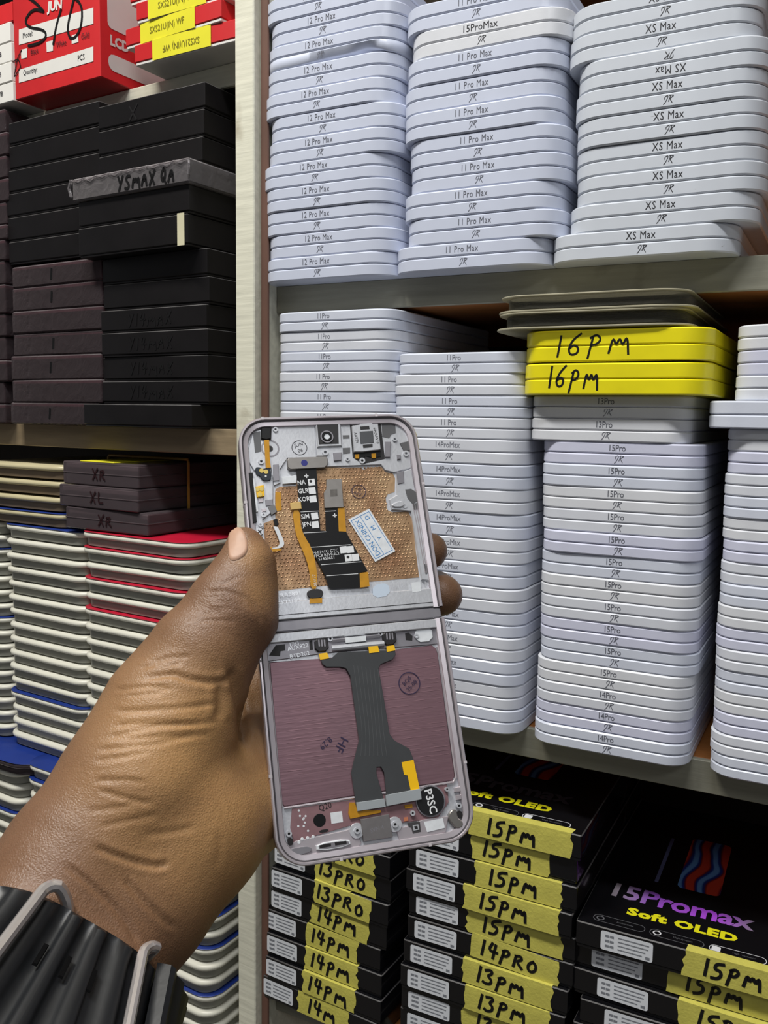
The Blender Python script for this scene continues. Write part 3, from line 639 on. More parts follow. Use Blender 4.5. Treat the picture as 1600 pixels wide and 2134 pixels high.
# stack of flat red boxes with yellow labels
for i in range(5):
    xl, xr, ytm, ybm, inv = ((278, 494, 70, 114, True), (262, 467, 28, 68, False), (281, 470, -12, 27, False), (270, 480, -52, -13, False), (270, 480, -90, -53, False))[i]
    wv = 0.0; zz0 = ZU + 0.0142*i
    a, b = Lpx(xl, (ytm+ybm)/2, wv)[0], Lpx(xr, (ytm+ybm)/2, wv)[0]
    t = thing('screen_box', 'flat red box with yellow label, '+nth(i, 5, 'bottom')+' on the top left shelf', 'box', Lw((a+b)/2, wv+0.08, zz0), -LA+(0.03, -0.02, 0.03, 0, 0)[i], 'red boxes with yellow labels')
    w = b-a; h = 0.0142
    obj('lid', slab(-w/2, w/2, -0.08, 0.08, 0.0022, h-0.0002, 0.0008, 0.0005, 2), M_red, t); obj('base', slab(-w/2+.0006, w/2-.0006, -0.0794, 0.0794, 0, 0.0022, 0.0008, 0.0004, 2), M_cardw, t)
    lb = MB(); lw = 0.054; lb.add([(-lw/2, -0.0805, 0.0005), (lw/2, -0.0805, 0.0005), (lw/2, -0.0805, h), (-lw/2, -0.0805, h), (lw/2, -0.06, h), (-lw/2, -0.06, h)], [(0, 1, 2, 3), (3, 2, 4, 5)])
    lo = obj('label', lb.mesh('label', 0), M_ylab, t, loc=(-0.004, 0, 0))
    obj('lettering', text_mesh('SXS21U(IN) WF', 0.0046, 0.8), mat('print_olive', (120, 112, 20), 0.6, var=0), lo, loc=(0, -0.0808, h*.5), rot=(math.pi/2, math.pi if inv else 0, 0))
# small white cartons and a red one at the left edge
for i in range(5):
    a, b = Lpx(-95, 100, 0.0)[0], Lpx(26, 100, 0.0)[0]
    h = 0.0152; t = thing('small_carton', ('white carton beside the tall red carton, '+nth(i, 5, 'bottom')) if i < 4 else 'red carton on top of the small white cartons', 'box', Lw((a+b)/2, 0.0+0.07, ZU+h*i), -LA+random.uniform(-.02, .02), 'small cartons at the top left')
    w = b-a; obj('carton_body', slab(-w/2, w/2, -0.07, 0.07, 0, h-0.0003, 0.0008, 0.0006, 2), M_cardw if i < 4 else M_red, t)
    if i < 4: obj('lettering', text_mesh(('C5 1A7B', 'A5 1B7B', 'A50 LCB', 'A30 7B')[i], 0.0040, 0.9), M_inkd, t, loc=(w/2-0.022, -0.0703, h*.5), rot=FRONT)

# ------------------------------------------------------------------ left unit: smoky cases and plastic trays on the lower shelf
def case(label, xl, xr, z0, h, w0, s, rz):
    a, b = Lpx(xl, 1010, w0)[0], Lpx(xr, 1010, w0)[0]; w = b-a; dp = 0.125
    t = thing('smoky_case', label, 'case', Lw((a+b)/2, w0+dp/2, z0), -LA+rz, 'smoky cases on the tray stack')
    obj('shell', slab(-w/2, w/2, -dp/2, dp/2, 0, h-0.0003, 0.002, 0.0008, 3), M_case, t)
    obj('card', slab(-w/2+.002, w/2-.002, -dp/2+.002, dp/2-.002, 0.0015, h-.002, 0.001, 0.0004, 2), mat('case_card', (86, 70, 74), 0.45, var=0.2), t)
    obj('seam', slab(-w/2-.0004, w/2+.0004, -dp/2-.0004, dp/2+.0004, h*.48, h*.53, 0.002, 0.0002, 3), M_case, t)
    if s: obj('handwriting', pen_mesh(s, 0.009, 0.75, 0.16, 0.22, seed=2), mat('marker_maroon', (40, 12, 16), 0.5, var=0), t, loc=(0.0, -dp/2-0.0006, h*.5), rot=FRONT)
    return t, w, dp
TRM = {}
def tray(label, group, xu0, xu1, z0, pitch, w0, dep, card=None, rz=0.0, rim=None, well=None, R=0.016):
    w = xu1-xu0; k = ('t', round(w, 4), round(pitch, 5), dep)
    t = thing('plastic_tray', label, 'tray', Lw((xu0+xu1)/2, w0+dep/2, z0), -LA+rz, group)
    if k not in TRM:
        rh = pitch*0.36
        P = lambda d, z: [(x, y, z) for x, y in rrect(-w/2+d, w/2-d, -dep/2+d, dep/2-d, max(R-d, .002), 7)]
        TRM[k] = (MB().rings([P(0.0022, pitch*.56), P(0.0006, pitch*.60), P(0, pitch*.72), P(0.0004, pitch*.84), P(0.0018, pitch*.92)]).mesh('rim', 60),
                  MB().rings([P(0.006, 0.0), P(0.0035, 0.0006), P(0.0028, pitch*.58)]).mesh('well', 60),
                  MB().rings([P(0.0005, 0.0), P(0.0002, 0.0004), P(0.0006, 0.0007)]).mesh('card', 60))
    r, wl, cdm = TRM[k]
    obj('rim', r, rim or M_rim, t); obj('well', wl, well or M_well, t)
    if card: obj('card', cdm, card, t, loc=(0, 0, pitch*.92))
    return t
gT = 'stacked plastic trays'
uT1 = (Lpx(4, 1300)[0], Lpx(177, 1300)[0]); pT = 0.01235
zT1 = 1.352; n1 = 16; pT1 = (zT1-1.1545)/16
for i in range(n1):
    tray('white plastic tray, %s in the stack at the left edge' % nbx(i), gT, uT1[0], uT1[1], zT1-pT1*(i+1), pT1, 0.0+random.uniform(-.001, .001), 0.16, M_blue if i in (0, 12) else None, random.uniform(-.012, .012))
uT2 = (Lpx(168, 1300)[0]+.001, Lpx(402, 1300)[0]); nT2 = 16
zT2 = 1.3545; pT2 = (zT2-1.1545)/16
for i in range(nT2):
    tray('white plastic tray, %s in the red topped stack' % nbx(i), gT, uT2[0], uT2[1], zT2-pT2*(i+1), pT2, -0.004+random.uniform(-.0015, .0015), 0.17, M_redc if i in (0, 1, 3, 5) else None, random.uniform(-.02, .02))
for i in range(n1):
    tray('white plastic tray, %s in the stack cut by the left edge' % nbx(i), gT, Lpx(-185, 1300)[0], Lpx(0, 1300)[0]-.001, zT1-pT1*(i+1), pT1, 0.002, 0.16, M_blue if i in (2, 7) else None, random.uniform(-.012, .012))
# brown clear trays on the first stack
zz = zT1+0.0006
for i in range(4):
    tray('amber tray with pale rim, %s on the left tray stack' % (ORD[i+1]+' up'), 'amber trays', Lpx(-60, 1030)[0], Lpx(132, 1030)[0], zz, 0.0125, 0.0, 0.15, M_blue if i == 0 else None, random.uniform(-.02, .02), mat('rim_cream', (196, 186, 150), 0.35), M_brown); zz += 0.0133
# smoky cases
zc0 = zT2+0.0008
case('lowest of three smoky plastic cases on the red topped trays', 134, 300, zc0, 0.0175, -0.001, 'XR', 0.03)
case('middle smoky plastic case marked XL in dark red', 122, 286, zc0+0.0176, 0.0178, -0.002, 'XL', 0.0)
t, w, dp = case('uppermost smoky plastic case marked XR', 131, 290, zc0+0.0355, 0.0186, 0.0, 'XR', -0.01)
obj('yellow_note', slab(-0.024, 0.016, -dp/2+.001, dp/2-.06, 0.0184, 0.0192, 0.001, 0.0002, 2), M_ylab, t)
rb = thing('rubber_band', 'amber rubber band around the smoky cases', 'rubber band', Lw(*[(Lpx(290, 1010)[0]), 0.05, zc0]), -LA)
zz0, zz1 = -0.0006, 0.0565
obj('band', MB().tube([(0.0022, 0, zz0+.001), (0.0024, 0, zz1-.002), (0.0015, 0, zz1), (-w-.002, 0, zz1), (-w-.0032, 0, zz1-.002), (-w-.0032, 0, zz0+.001), (-w-.002, 0, zz0-.0002), (0.0012, 0, zz0-.0002)], 0.0012, 6, True), mat('rubber_amber', (168, 128, 48), 0.4), rb)
# lower, forward stacks
wL = -0.02
for nm, xl, xr, ztop, cards, where in (('a', 240, 436, 1.1543, (2, 4, 6, 8, 11), 'in the low stack beside the post'), ('b', 52, 236, 1.1543, (0, 1, 3, 6, 9), 'in the low stack left of the wrist'), ('c', -140, 48, 1.142, (3, 7), 'in the low stack at the left edge')):
    a, b = Lpx(xl, 1800, wL)[0], Lpx(xr, 1800, wL)[0]; n = int(round((ztop-0.92)/pT)); pp = (ztop-0.9205)/n
    for i in range(n):
        tray('white plastic tray, %s %s' % (nbx(i), where), gT, a, b, ztop-pp*(i+1), pp, wL+random.uniform(-.001, .001), 0.17, M_blue if i in cards else None, random.uniform(-.01, .01))
a, b = Lpx(-150, 1540, wL)[0], Lpx(108, 1540, wL)[0]
tray('pale clear tray with blue card lying across the low stacks', gT, a, b-0.02, 1.1425, 0.0115, wL-0.008, 0.06, M_blue, 0.03, M_film, M_film, 0.03)

# ------------------------------------------------------------------ the opened folding phone frame held in the hand
PO = np.array([-0.1615443314365985, 0.2812472135784578, 1.3739915409570682])
PX_ = np.array([0.7279289847082561, 0.684433264870604, 0.04087174036127066]); PY_ = np.array([-0.3049035574913188, 0.2697361761308595, 0.9133872212350141])
PX_ /= np.linalg.norm(PX_); PY_ -= PX_*(PX_@PY_); PY_ /= np.linalg.norm(PY_); PZ_ = np.cross(PX_, PY_)
PHM = Matrix(((PX_[0], PY_[0], PZ_[0], PO[0]), (PX_[1], PY_[1], PZ_[1], PO[1]), (PX_[2], PY_[2], PZ_[2], PO[2]), (0, 0, 0, 1)))
PW, PH = 0.0719, 0.1651
phone = thing('phone_screen_assembly', 'opened folding phone frame with bare screen backs held in the hand', 'phone part', mw=PHM)
def PXL(x, y, z=0.0):
    p = onplane(x, y, PZ_, PO+PZ_*z)-PO; return float(p@PX_), float(p@PY_)
def c1(x, y, z=-0.0025): return PXL(480+.3125*x, 850+.3125*y, z)
def c2(x, y, z=-0.0025): return PXL(480+.325*x, 1250+.325*y, z)
M_al = mat('alu_silver', (206, 208, 213), 0.34, 0.5, var=0.05, vscale=300, bump=0.05, bscale=900)
M_fr = mat('alu_rose', (208, 200, 205), 0.27, 0.6, var=0.02, vscale=200)
M_ald = mat('alu_grey', (148, 146, 152), 0.35, 0.5, var=0.05, vscale=300)
M_steel = mat('steel_plate', (150, 146, 142), 0.38, 0.8, var=0.05, vscale=500)
M_blk = mat('flex_black', (13, 13, 15), 0.42, spec=0.3, var=0.08, vscale=200)
M_gold = mat('flex_gold', (196, 140, 30), 0.35, 0.25, var=0.12, vscale=300)
M_yt = mat('kapton_yellow', (242, 190, 20), 0.3, var=0.04)
M_pr = mat('flex_print', (226, 228, 230), 0.5, var=0)
M_dk = mat('recess_dark', (24, 22, 24), 0.5, var=0.1)
M_wp = mat('pad_white', (218, 222, 226), 0.55, var=0.08, vscale=400)
M_rose = mat('film_rose_board', (146, 112, 116), 0.4, 0.35, var=0.1, vscale=300)
def copper():
    m = bpy.data.materials.new('copper_film'); m.use_nodes = True; nt = m.node_tree; b = nt.nodes['Principled BSDF']
    b.inputs['Metallic'].default_value = 0.55; b.inputs['Roughness'].default_value = 0.36
    tc = nt.nodes.new('ShaderNodeTexCoord'); nz = nt.nodes.new('ShaderNodeTexNoise'); nz.inputs['Scale'].default_value = 60; nz.inputs['Detail'].default_value = 4
    rp = nt.nodes.new('ShaderNodeValToRGB'); rp.color_ramp.elements[0].color = srgb(152, 114, 84); rp.color_ramp.elements[1].color = srgb(186, 154, 118); rp.color_ramp.elements[0].position = .35; rp.color_ramp.elements[1].position = .65
    nt.links.new(tc.outputs['Object'], nz.inputs['Vector']); nt.links.new(nz.outputs['Fac'], rp.inputs['Fac']); nt.links.new(rp.outputs['Color'], b.inputs['Base Color'])
    n2 = nt.nodes.new('ShaderNodeTexNoise'); n2.inputs['Scale'].default_value = 160
    bp = nt.nodes.new('ShaderNodeBump'); bp.inputs['Strength'].default_value = 0.5; bp.inputs['Distance'].default_value = 0.0008
    nt.links.new(tc.outputs['Object'], n2.inputs['Vector']); nt.links.new(n2.outputs['Fac'], bp.inputs['Height']); nt.links.new(bp.outputs['Normal'], b.inputs['Normal']); return m
M_cu = copper()
def rosefilm():
    m = bpy.data.materials.new('rose_mirror_film'); m.use_nodes = True; nt = m.node_tree; b = nt.nodes['Principled BSDF']
    b.inputs['Metallic'].default_value = 0.6; b.inputs['Roughness'].default_value = 0.36
    tc = nt.nodes.new('ShaderNodeTexCoord'); nz = nt.nodes.new('ShaderNodeTexNoise'); nz.inputs['Scale'].default_value = 30
    rp = nt.nodes.new('ShaderNodeValToRGB'); rp.color_ramp.elements[0].color = srgb(128, 102, 110); rp.color_ramp.elements[1].color = srgb(154, 118, 126)
    nt.links.new(tc.outputs['Object'], nz.inputs['Vector']); nt.links.new(nz.outputs['Fac'], rp.inputs['Fac']); nt.links.new(rp.outputs['Color'], b.inputs['Base Color'])
    mp = nt.nodes.new('ShaderNodeMapping'); mp.inputs['Scale'].default_value = (60, 900, 1)
    n2 = nt.nodes.new('ShaderNodeTexNoise'); n2.inputs['Scale'].default_value = 1.0; n2.inputs['Detail'].default_value = 3
    bp = nt.nodes.new('ShaderNodeBump'); bp.inputs['Strength'].default_value = 0.12; bp.inputs['Distance'].default_value = 0.0005
    nt.links.new(tc.outputs['Object'], mp.inputs['Vector']); nt.links.new(mp.outputs['Vector'], n2.inputs['Vector']); nt.links.new(n2.outputs['Fac'], bp.inputs['Height']); nt.links.new(bp.outputs['Normal'], b.inputs['Normal']); return m
M_rf = rosefilm()
M_brk = mat('antenna_plastic', (196, 190, 194), 0.4, var=0)
def pp(name, pts, z0, z1, m, bev=0.0, sm=0, parent=None):
    if sm: pts = smooth2(pts, sm, True)
    return obj(name, MB().prism(pts, z0, z1, bev), m, parent or phone)
def P1(L, z): return [c1(x, y, z) for x, y in L]
def P2(L, z): return [c2(x, y, z) for x, y in L]
# frame halves: U-shaped rim walls
def u_path(d, y0, sgn, r=0.0108, n=10):
    """open outline of one half, offset inwards by d; sgn +1 upper half, -1 lower half"""
    w = PW/2-d; h = PH/2-d; r = max(r-d, .0015); pts = [(-w, y0)]
    for k in range(n+1):
        a = math.radians(180-90*k/n); pts.append((-w+r+r*math.cos(a), h-r+r*math.sin(a)))
    for k in range(n+1):
        a = math.radians(90-90*k/n); pts.append((w-r+r*math.cos(a), h-r+r*math.sin(a)))
    pts.append((w, y0)); return [(x, y*1) for x, y in pts] if sgn > 0 else [(x, -y) for x, y in pts]
for sgn in (1, -1):
    nm = 'frame'
    rr = []
    for d, z in ((0.0004, -0.0062), (0, -0.0058), (0, -0.0005), (0.0004, 0), (0.0010, 0), (0.0012, -0.0004), (0.0012, -0.0011), (0.0034, -0.0013), (0.0036, -0.0016), (0.0036, -0.0062)):
        rr.append([(x, y, z) for x, y in u_path(d, 0.0022 if sgn > 0 else 0.0022, sgn)])
    rr.append(rr[0])
    fr = obj(nm, MB().rings(rr, False, False, closed=False), M_fr, phone)
    pl = pp('chassis_plate', u_path(0.003, 0.0022, sgn), -0.0062, -0.0030, M_al)
    obj('groove_strip', MB().rings([[(x, y, z) for x, y in u_path(d, 0.0024, sgn)] for d, z in ((.0011, -.0009), (.0011, -.0006), (.0017, -.0007), (.0017, -.0012))], False, False, closed=False), mat('groove_dark', (70, 66, 70), 0.5, var=0), fr)  # dark strip standing in for the groove inside the rim
    # plastic antenna breaks in the rim
    for x, y in (((-PW/2, .048), (PW/2, .052), (-.026, PH/2), (0.020, PH/2)) if sgn > 0 else ((-PW/2, -.052), (PW/2, -.056), (-0.014, -PH/2), (0.018, -PH/2), (-PW/2, -.012))):
        s = 0.0005
        if abs(x) > .03: sx = 1 if x > 0 else -1; obj('antenna_break', MB().box(min(x-sx*.0011, x+sx*.00008), max(x-sx*.0011, x+sx*.00008), y-s, y+s, -.0058, .00008), M_brk, fr)
        else: sy = 1 if y > 0 else -1; obj('antenna_break', MB().box(x-s, x+s, min(y-sy*.0011, y+sy*.00008), max(y-sy*.0011, y+sy*.00008), -.0058, .00008), M_brk, fr)
# hinge cover bar between the halves
hp_ = phone
obj('hinge_bar', slab(-PW/2+.0007, PW/2-.0007, -0.0020, 0.0020, -0.0060, -0.0016, 0.0006, 0.0004, 2), M_ald, phone)
pp('hinge_leaf', [(-PW/2+.0036, 0.0024), (PW/2-.0016, 0.0024), (PW/2-.0018, 0.0098), (-PW/2+.0044, 0.0090)], -0.004, -0.0014, M_al, 0.0003)
pp('hinge_leaf', [(-PW/2+.0016, -0.0058), (PW/2-.0012, -0.0058), (PW/2-.0012, -0.0024), (-PW/2+.0030, -0.0024)], -0.004, -0.0013, M_al, 0.0003)
obj('hinge_slot', slab(-PW/2+.004, PW/2-.003, 0.0040, 0.00425, -0.0015, -0.00132, 0.0001, 0.00003, 1), M_dk, phone)
# ---- upper half
z = -0.0029
cu = pp('copper_film', P1([(300, 545), (330, 525), (440, 520), (450, 405), (575, 395), (860, 398), (890, 412), (920, 398), (1005, 392), (1030, 425), (1085, 440), (1098, 470), (1095, 560), (1050, 575), (1035, 600), (1045, 680), (1075, 695), (1185, 692), (1210, 740), (1258, 1130), (920, 1160), (640, 1185), (275, 1225), (232, 930), (222, 770), (300, 740), (296, 600)], z), -0.0032, z, M_cu)
# dimples pressed into the film
dm = MB(); cupts = [c1(*p) for p in [(300, 545), (440, 520), (450, 405), (1005, 392), (1085, 440), (1040, 590), (1060, 695), (1185, 700), (1250, 1120), (275, 1215), (225, 770), (300, 740)]]
def inside(p, poly):
    c = False; n = len(poly)
    for i in range(n):
        (x1, y1), (x2, y2) = poly[i], poly[(i+1) % n]
        if (y1 > p[1]) != (y2 > p[1]) and p[0] < (x2-x1)*(p[1]-y1)/(y2-y1)+x1: c = not c
    return c
sp = 0.00155; k = 0
for iy in range(40):
    for ix in range(50):
        x = -PW/2+ix*sp+(iy % 2)*sp/2+random.uniform(-.0002, .0002); y = 0.009+iy*sp*.9
        if inside((x, y), cupts):
            r = 0.00042; hgt = 0.00022
            dm.add([(x+r*math.cos(a), y+r*math.sin(a), z-0.00002) for a in (0, 1.047, 2.094, 3.142, 4.189, 5.236)]+[(x+.45*r*math.cos(a), y+.45*r*math.sin(a), z+hgt*.8) for a in (0, 1.047, 2.094, 3.142, 4.189, 5.236)]+[(x, y, z+hgt)],
                   [(i, (i+1) % 6, 6+(i+1) % 6, 6+i) for i in range(6)]+[(6+i, 6+(i+1) % 6, 12) for i in range(6)])
dd = obj('film_dimples', dm.mesh('dimples', 180), M_cu, cu); dd['kind'] = 'stuff'
# raised silver lands around the film
pp('camera_land', P1([(105, 330), (150, 160), (300, 110), (560, 92), (575, 330), (380, 335), (330, 410), (335, 500), (290, 520), (270, 400), (160, 420)], -.0022), -0.004, -0.0022, M_al, 0.0002)
pp('top_land', P1([(560, 92), (800, 80), (1130, 85), (1185, 130), (1205, 400), (1090, 430), (1030, 415), (1005, 378), (860, 384), (640, 392), (640, 320), (575, 320)], -.0022), -0.004, -0.0022, M_al, 0.0002)
pp('side_land', P1([(1105, 440), (1205, 405), (1250, 640), (1375, 1160), (1275, 1145), (1205, 690), (1075, 678), (1058, 610), (1110, 580)], -.0018), -0.004, -0.0018, M_al, 0.0003)
pp('side_land', P1([(90, 420), (165, 430), (285, 490), (285, 690), (215, 745), (222, 800), (150, 840), (110, 760)], -.0021), -0.004, -0.0021, M_al, 0.0002)
for o_ in (0, 14, 28, 42):
    pts = [(1215+o_, 640), (1248+o_, 800), (1300+o_*.8, 1100)]
    obj('side_rib', MB().tube([(*c1(x, y, -.0016), -.00175) for x, y in pts], 0.00018, 5), M_fr, phone)
# camera window
pp('camera_frame', P1([(565, 100), (735, 88), (745, 255), (580, 262)], -.0014), -0.004, -0.0014, M_al, 0.0004)
cw = pp('camera_window', P1([(578, 108), (718, 100), (722, 238), (590, 243)], -.00132), -0.0016, -0.0013, M_dk)
def disc(name, c, r, z0, z1, m, parent=None, n=20, hole=0.0):
    a = [(c[0]+r*math.cos(2*math.pi*k/n), c[1]+r*math.sin(2*math.pi*k/n)) for k in range(n)]
    if hole <= 0: return obj(name, MB().prism(a, z0, z1, min(0.00012, (z1-z0)/3)), m, parent or phone)
    b = [(c[0]+hole*math.cos(2*math.pi*k/n), c[1]+hole*math.sin(2*math.pi*k/n)) for k in range(n)]
    mb = MB(); R = [[(x, y, z0) for x, y in a], [(x, y, z1) for x, y in a], [(x, y, z1) for x, y in b], [(x, y, z0) for x, y in b]]; R.append(R[0]); mb.rings(R, False, False)
    return obj(name, mb, m, parent or phone)
cc = c1(643, 193, -.0012)
disc('lens_ring', cc, 0.0026, -.0013, -.0009, M_ald, cw, 24, 0.0021); disc('lens_ring', cc, 0.0018, -.0013, -.0008, M_blk, cw, 24, 0.0012); disc('lens_glass', cc, 0.0012, -.0013, -.001, M_wp, cw)
# vibration module
vm = pp('motor_recess', P1([(795, 95), (1000, 88), (1030, 340), (880, 375), (815, 330)], -.00215), -0.0024, -0.00213, M_dk)
vb = pp('motor', P1([(810, 118), (862, 112), (866, 105), (945, 100), (950, 108), (985, 106), (1003, 276), (985, 280), (935, 285), (880, 292), (825, 292)], -.001), -0.003, -0.001, M_al, 0.0002)
pp('motor_plate', P1([(862, 158), (950, 152), (957, 232), (868, 240)], -.00085), -0.0011, -0.00085, mat('motor_dark', (70, 72, 76), 0.5, var=0.1), 0.0001, parent=vb)
for L in ([(865, 125), (925, 120), (928, 142), (868, 147)], [(882, 245), (948, 240), (948, 262), (886, 268)]): pp('motor_cutout', P1(L, -.00095), -0.001, -0.00094, M_dk, parent=vb)
def ptext(s, c, h, ang, m, z, parent=None, sx=1.0, bold=0.0):
    a = math.radians(ang); mw = Matrix.Translation((c[0], c[1], z)) @ Matrix.Rotation(a, 4, 'Z')
    return obj('lettering', text_mesh(s, h, sx, 1.0, bold), m, parent or phone, mw=mw)
ptext('6443UW10', c1(972, 185, -.001), 0.0012, -86, M_dk, -.00094, vb, .9); ptext('AAVZV', c1(840, 200, -.001), 0.0012, -86, M_dk, -.00094, vb, .9)
pp('motor_flex', P1([(822, 298), (1000, 288), (1002, 325), (950, 332), (900, 320), (880, 345), (840, 335)], -.0019), -0.003, -0.0019, M_blk)
for L in ([(832, 310), (858, 308), (858, 338), (834, 338)], [(940, 305), (970, 303), (970, 335), (942, 336)]): pp('flex_pad', P1(L, -.0018), -0.002, -0.0018, M_gold)
# screws and bosses
def screw(c, z, r=0.0011, m=None):
    s = disc('screw_boss', c, r, z-.0008, z+.0004, m or M_al, hole=r*.45); disc('boss_hole', c, r*.45, z-.0006, z-.0002, M_dk, s, 12)
for x, y, r in ((632, 297, .0013), (780, 343, .0009), (878, 353, .0012), (1170, 305, .0012), (1095, 210, .0010), (205, 358, .0012), (220, 715, .0010), (200, 780, .0009), (1162, 655, .0010), (300, 145, .0010)): screw(c1(x, y, -.002), -.002, r)
sc = disc('screw', c1(195, 825, -.0016), 0.0014, -.003, -.0016, M_al)
q = c1(195, 825, -.0016); obj('cross_slot', MB().box(-.0009, .0009, -.0002, .0002, 0, .00006).box(-.0002, .0002, -.0009, .0009, 0, .00006), M_dk, sc, loc=(q[0], q[1], -.00158), rot=(0, 0, .6))
# dark recesses on the right rim
for L in ([(1010, 100), (1100, 92), (1105, 165), (1075, 175), (1060, 200), (1015, 190)], [(1130, 235), (1190, 222), (1195, 280), (1160, 290)], [(1165, 545), (1205, 540), (1250, 570), (1250, 620), (1215, 640), (1180, 600)], [(1215, 640), (1258, 630), (1262, 672), (1225, 680)], [(1290, 1042), (1312, 1042), (1320, 1100), (1302, 1110)], [(750, 265), (800, 262), (800, 300), (752, 305)], [(750, 180), (795, 178), (796, 200), (752, 203)]):
    pp('recess', P1(L, -.00165), -0.0024, -0.00164 if L[0][0] > 1100 else -.00212, mat('recess_grey', (92, 92, 94), 0.5, 0.3, var=0.1))
for L in ([(685, 300), (745, 295), (740, 350), (690, 355)], [(1108, 430), (1155, 420), (1160, 500), (1115, 510)], [(1110, 312), (1135, 310), (1137, 342), (1112, 345)], [(1030, 225), (1070, 225), (1065, 330), (1030, 330)]):
    pp('shield_pad', P1(L, -.0016), -0.003, -0.0015, M_ald, 0.0002)
pp('solder_foil', P1([(1072, 640), (1140, 615), (1165, 640), (1150, 665), (1080, 665)], -.0014), -0.003, -0.0012, M_al, 0.0004, 1)
# grey bracket and black flex cable
br = None
fx = pp('main_flex', P1([(440, 400), (572, 395), (600, 818), (770, 825), (915, 1088), (868, 1098), (862, 1198), (658, 1206), (640, 1150), (625, 1108), (485, 845), (468, 690), (450, 560)], -.0017), -0.0019, -0.0016, M_blk)
pp('main_flex', P1([(632, 668), (715, 665), (722, 822), (636, 822)], -.0017), -0.0019, -0.00165, M_blk)
pp('gold_flex', P1([(714, 668), (760, 665), (772, 826), (722, 826)], -.0017), -0.0019, -0.00168, M_gold)
br = pp('connector_bracket', P1([(392, 332), (640, 324), (650, 340), (650, 375), (630, 398), (400, 410), (382, 395), (380, 345)], -.001), -0.003, -0.001, M_steel, 0.0002)
disc('blue_dot', c1(493, 367, -.001), 0.0013, -.001, -.00095, mat('blue_ink', (30, 34, 120), 0.5, var=0), br)
st = pp('stiffener_plate', P1([(640, 478), (742, 472), (755, 662), (628, 668), (624, 565), (640, 540)], -.0013), -0.0022, -0.0013, M_steel, 0.0001)
pp('code_patch', P1([(665, 545), (712, 542), (714, 588), (667, 592)], -.00128), -0.0013, -0.00126, mat('code_grey', (96, 92, 88), 0.6, var=0.2, vscale=900), parent=st)
zf = -0.00155
for s, x, y in (('NA', 474, 497), ('GLR', 487, 553), ('KOR', 492, 608), ('SIM', 498, 723), ('JPN', 508, 781)): ptext(s, c1(x, y, zf), 0.0019, 3.5, M_pr, zf, fx, .85, 0.00003)
for x, y in ((541, 496), (545, 552), (551, 607), (562, 721), (566, 779), (754, 946), (800, 944), (787, 1000), (834, 997)):
    a, b = c1(x, y, zf); pp('checkbox', [(a-.0013, b-.0014), (a+.0014, b-.0013), (a+.0013, b+.0014), (a-.0014, b+.0013)], zf-.00003, zf+.00002, M_pr, parent=fx)
for x, y in ((541, 494), (790, 1000)): a, b = c1(x, y, zf); disc('ink_mark', (a-.0003, b+.0003), 0.0006, zf, zf+.00005, M_dk, fx, 8)
for (xa, ya), (xb, yb) in (((470, 694), (588, 688)), ((632, 690), (704, 686)), ((488, 834), (638, 826)), ((528, 930), (800, 912)), ((606, 1046), (872, 1026)), ((640, 1120), (850, 1106))):
    mb = MB(); ribbon(mb, [c1(xa, ya, zf), c1(xb, yb, zf)], 0.00022, zf); obj('printed_line', mb.mesh('line', 0), M_pr, fx)
for x, y in ((507, 454), (696, 717)):
    a, b = c1(x, y, zf); mb = MB(); ribbon(mb, [(a-.0007, b), (a+.0007, b)], .0004, zf); ribbon(mb, [(a, b-.0007), (a, b+.0007)], .0004, zf); obj('printed_cross', mb.mesh('cross', 0), M_pr, fx)
ptext('SM-F741U CTC', c1(628, 958, zf), 0.00115, 3, M_pr, zf, fx, 1.05); ptext('FPCB REV0.6L2', c1(643, 979, zf), 0.00115, 3, M_pr, zf, fx, .97); ptext('S14506S1', c1(640, 1003, zf), 0.00115, 3, M_pr, zf, fx, 1.05)
pp('gold_contacts', P1([(862, 1102), (918, 1094), (928, 1190), (865, 1198)], -.0014), -0.0018, -0.0014, M_gold)
# gold side flex with beige connector
gf = pp('gold_flex', P1([(412, 680), (462, 678), (466, 780), (490, 850), (540, 930), (572, 1040), (582, 1205), (536, 1208), (530, 1110), (508, 1010), (450, 880), (432, 820)], -.0014), -0.0017, -0.0014, M_gold, 0, 1)
pp('flex_connector', P1([(398, 634), (470, 626), (476, 674), (404, 682)], -.001), -0.0016, -0.0008, mat('flex_beige', (206, 174, 106), 0.4, var=0.05), 0.0002)
ptext('0R4177', c1(562, 1150, -.0013), 0.0011, 92, M_pr, -.00135, gf)
pp('hinge_connector', P1([(520, 1215), (600, 1205), (622, 1230), (612, 1262), (585, 1270), (530, 1275), (508, 1240)], -.0009), -0.0018, -0.0009, mat('connector_black', (30, 28, 30), 0.35, var=0.1), 0.0002, 1)
pp('gold_tab', P1([(528, 1272), (612, 1268), (612, 1300), (528, 1304)], -.001), -0.0016, -0.001, M_gold)
# left edge details
pp('microphone', P1([(205, 132), (275, 128), (272, 205), (240, 212), (205, 205)], -.0012), -0.003, -0.0012, M_blk, 0.0003)
pp('dark_recess', P1([(150, 165), (200, 155), (205, 290), (165, 300)], -.0021), -0.0024, -0.00212, mat('recess_grey', (92, 92, 94), 0.5), 0)
disc('round_recess', c1(265, 270, -.0021), 0.0036, -.0022, -.0021, M_ald, None, 24, 0.0030); disc('round_hole', c1(262, 272, -.0021), 0.0013, -.0022, -.00208, M_dk)
pp('gold_flex', P1([(225, 215), (258, 213), (262, 330), (270, 398), (236, 400), (232, 330)], -.0013), -0.0017, -0.0013, M_gold)
kb = pp('contact_board', P1([(165, 395), (200, 395), (212, 408), (268, 402), (276, 470), (255, 486), (215, 484), (195, 450), (170, 445)], -.0013), -0.0022, -0.0013, mat('board_navy', (24, 34, 44), 0.35, var=0.1), 0.0001, 1)
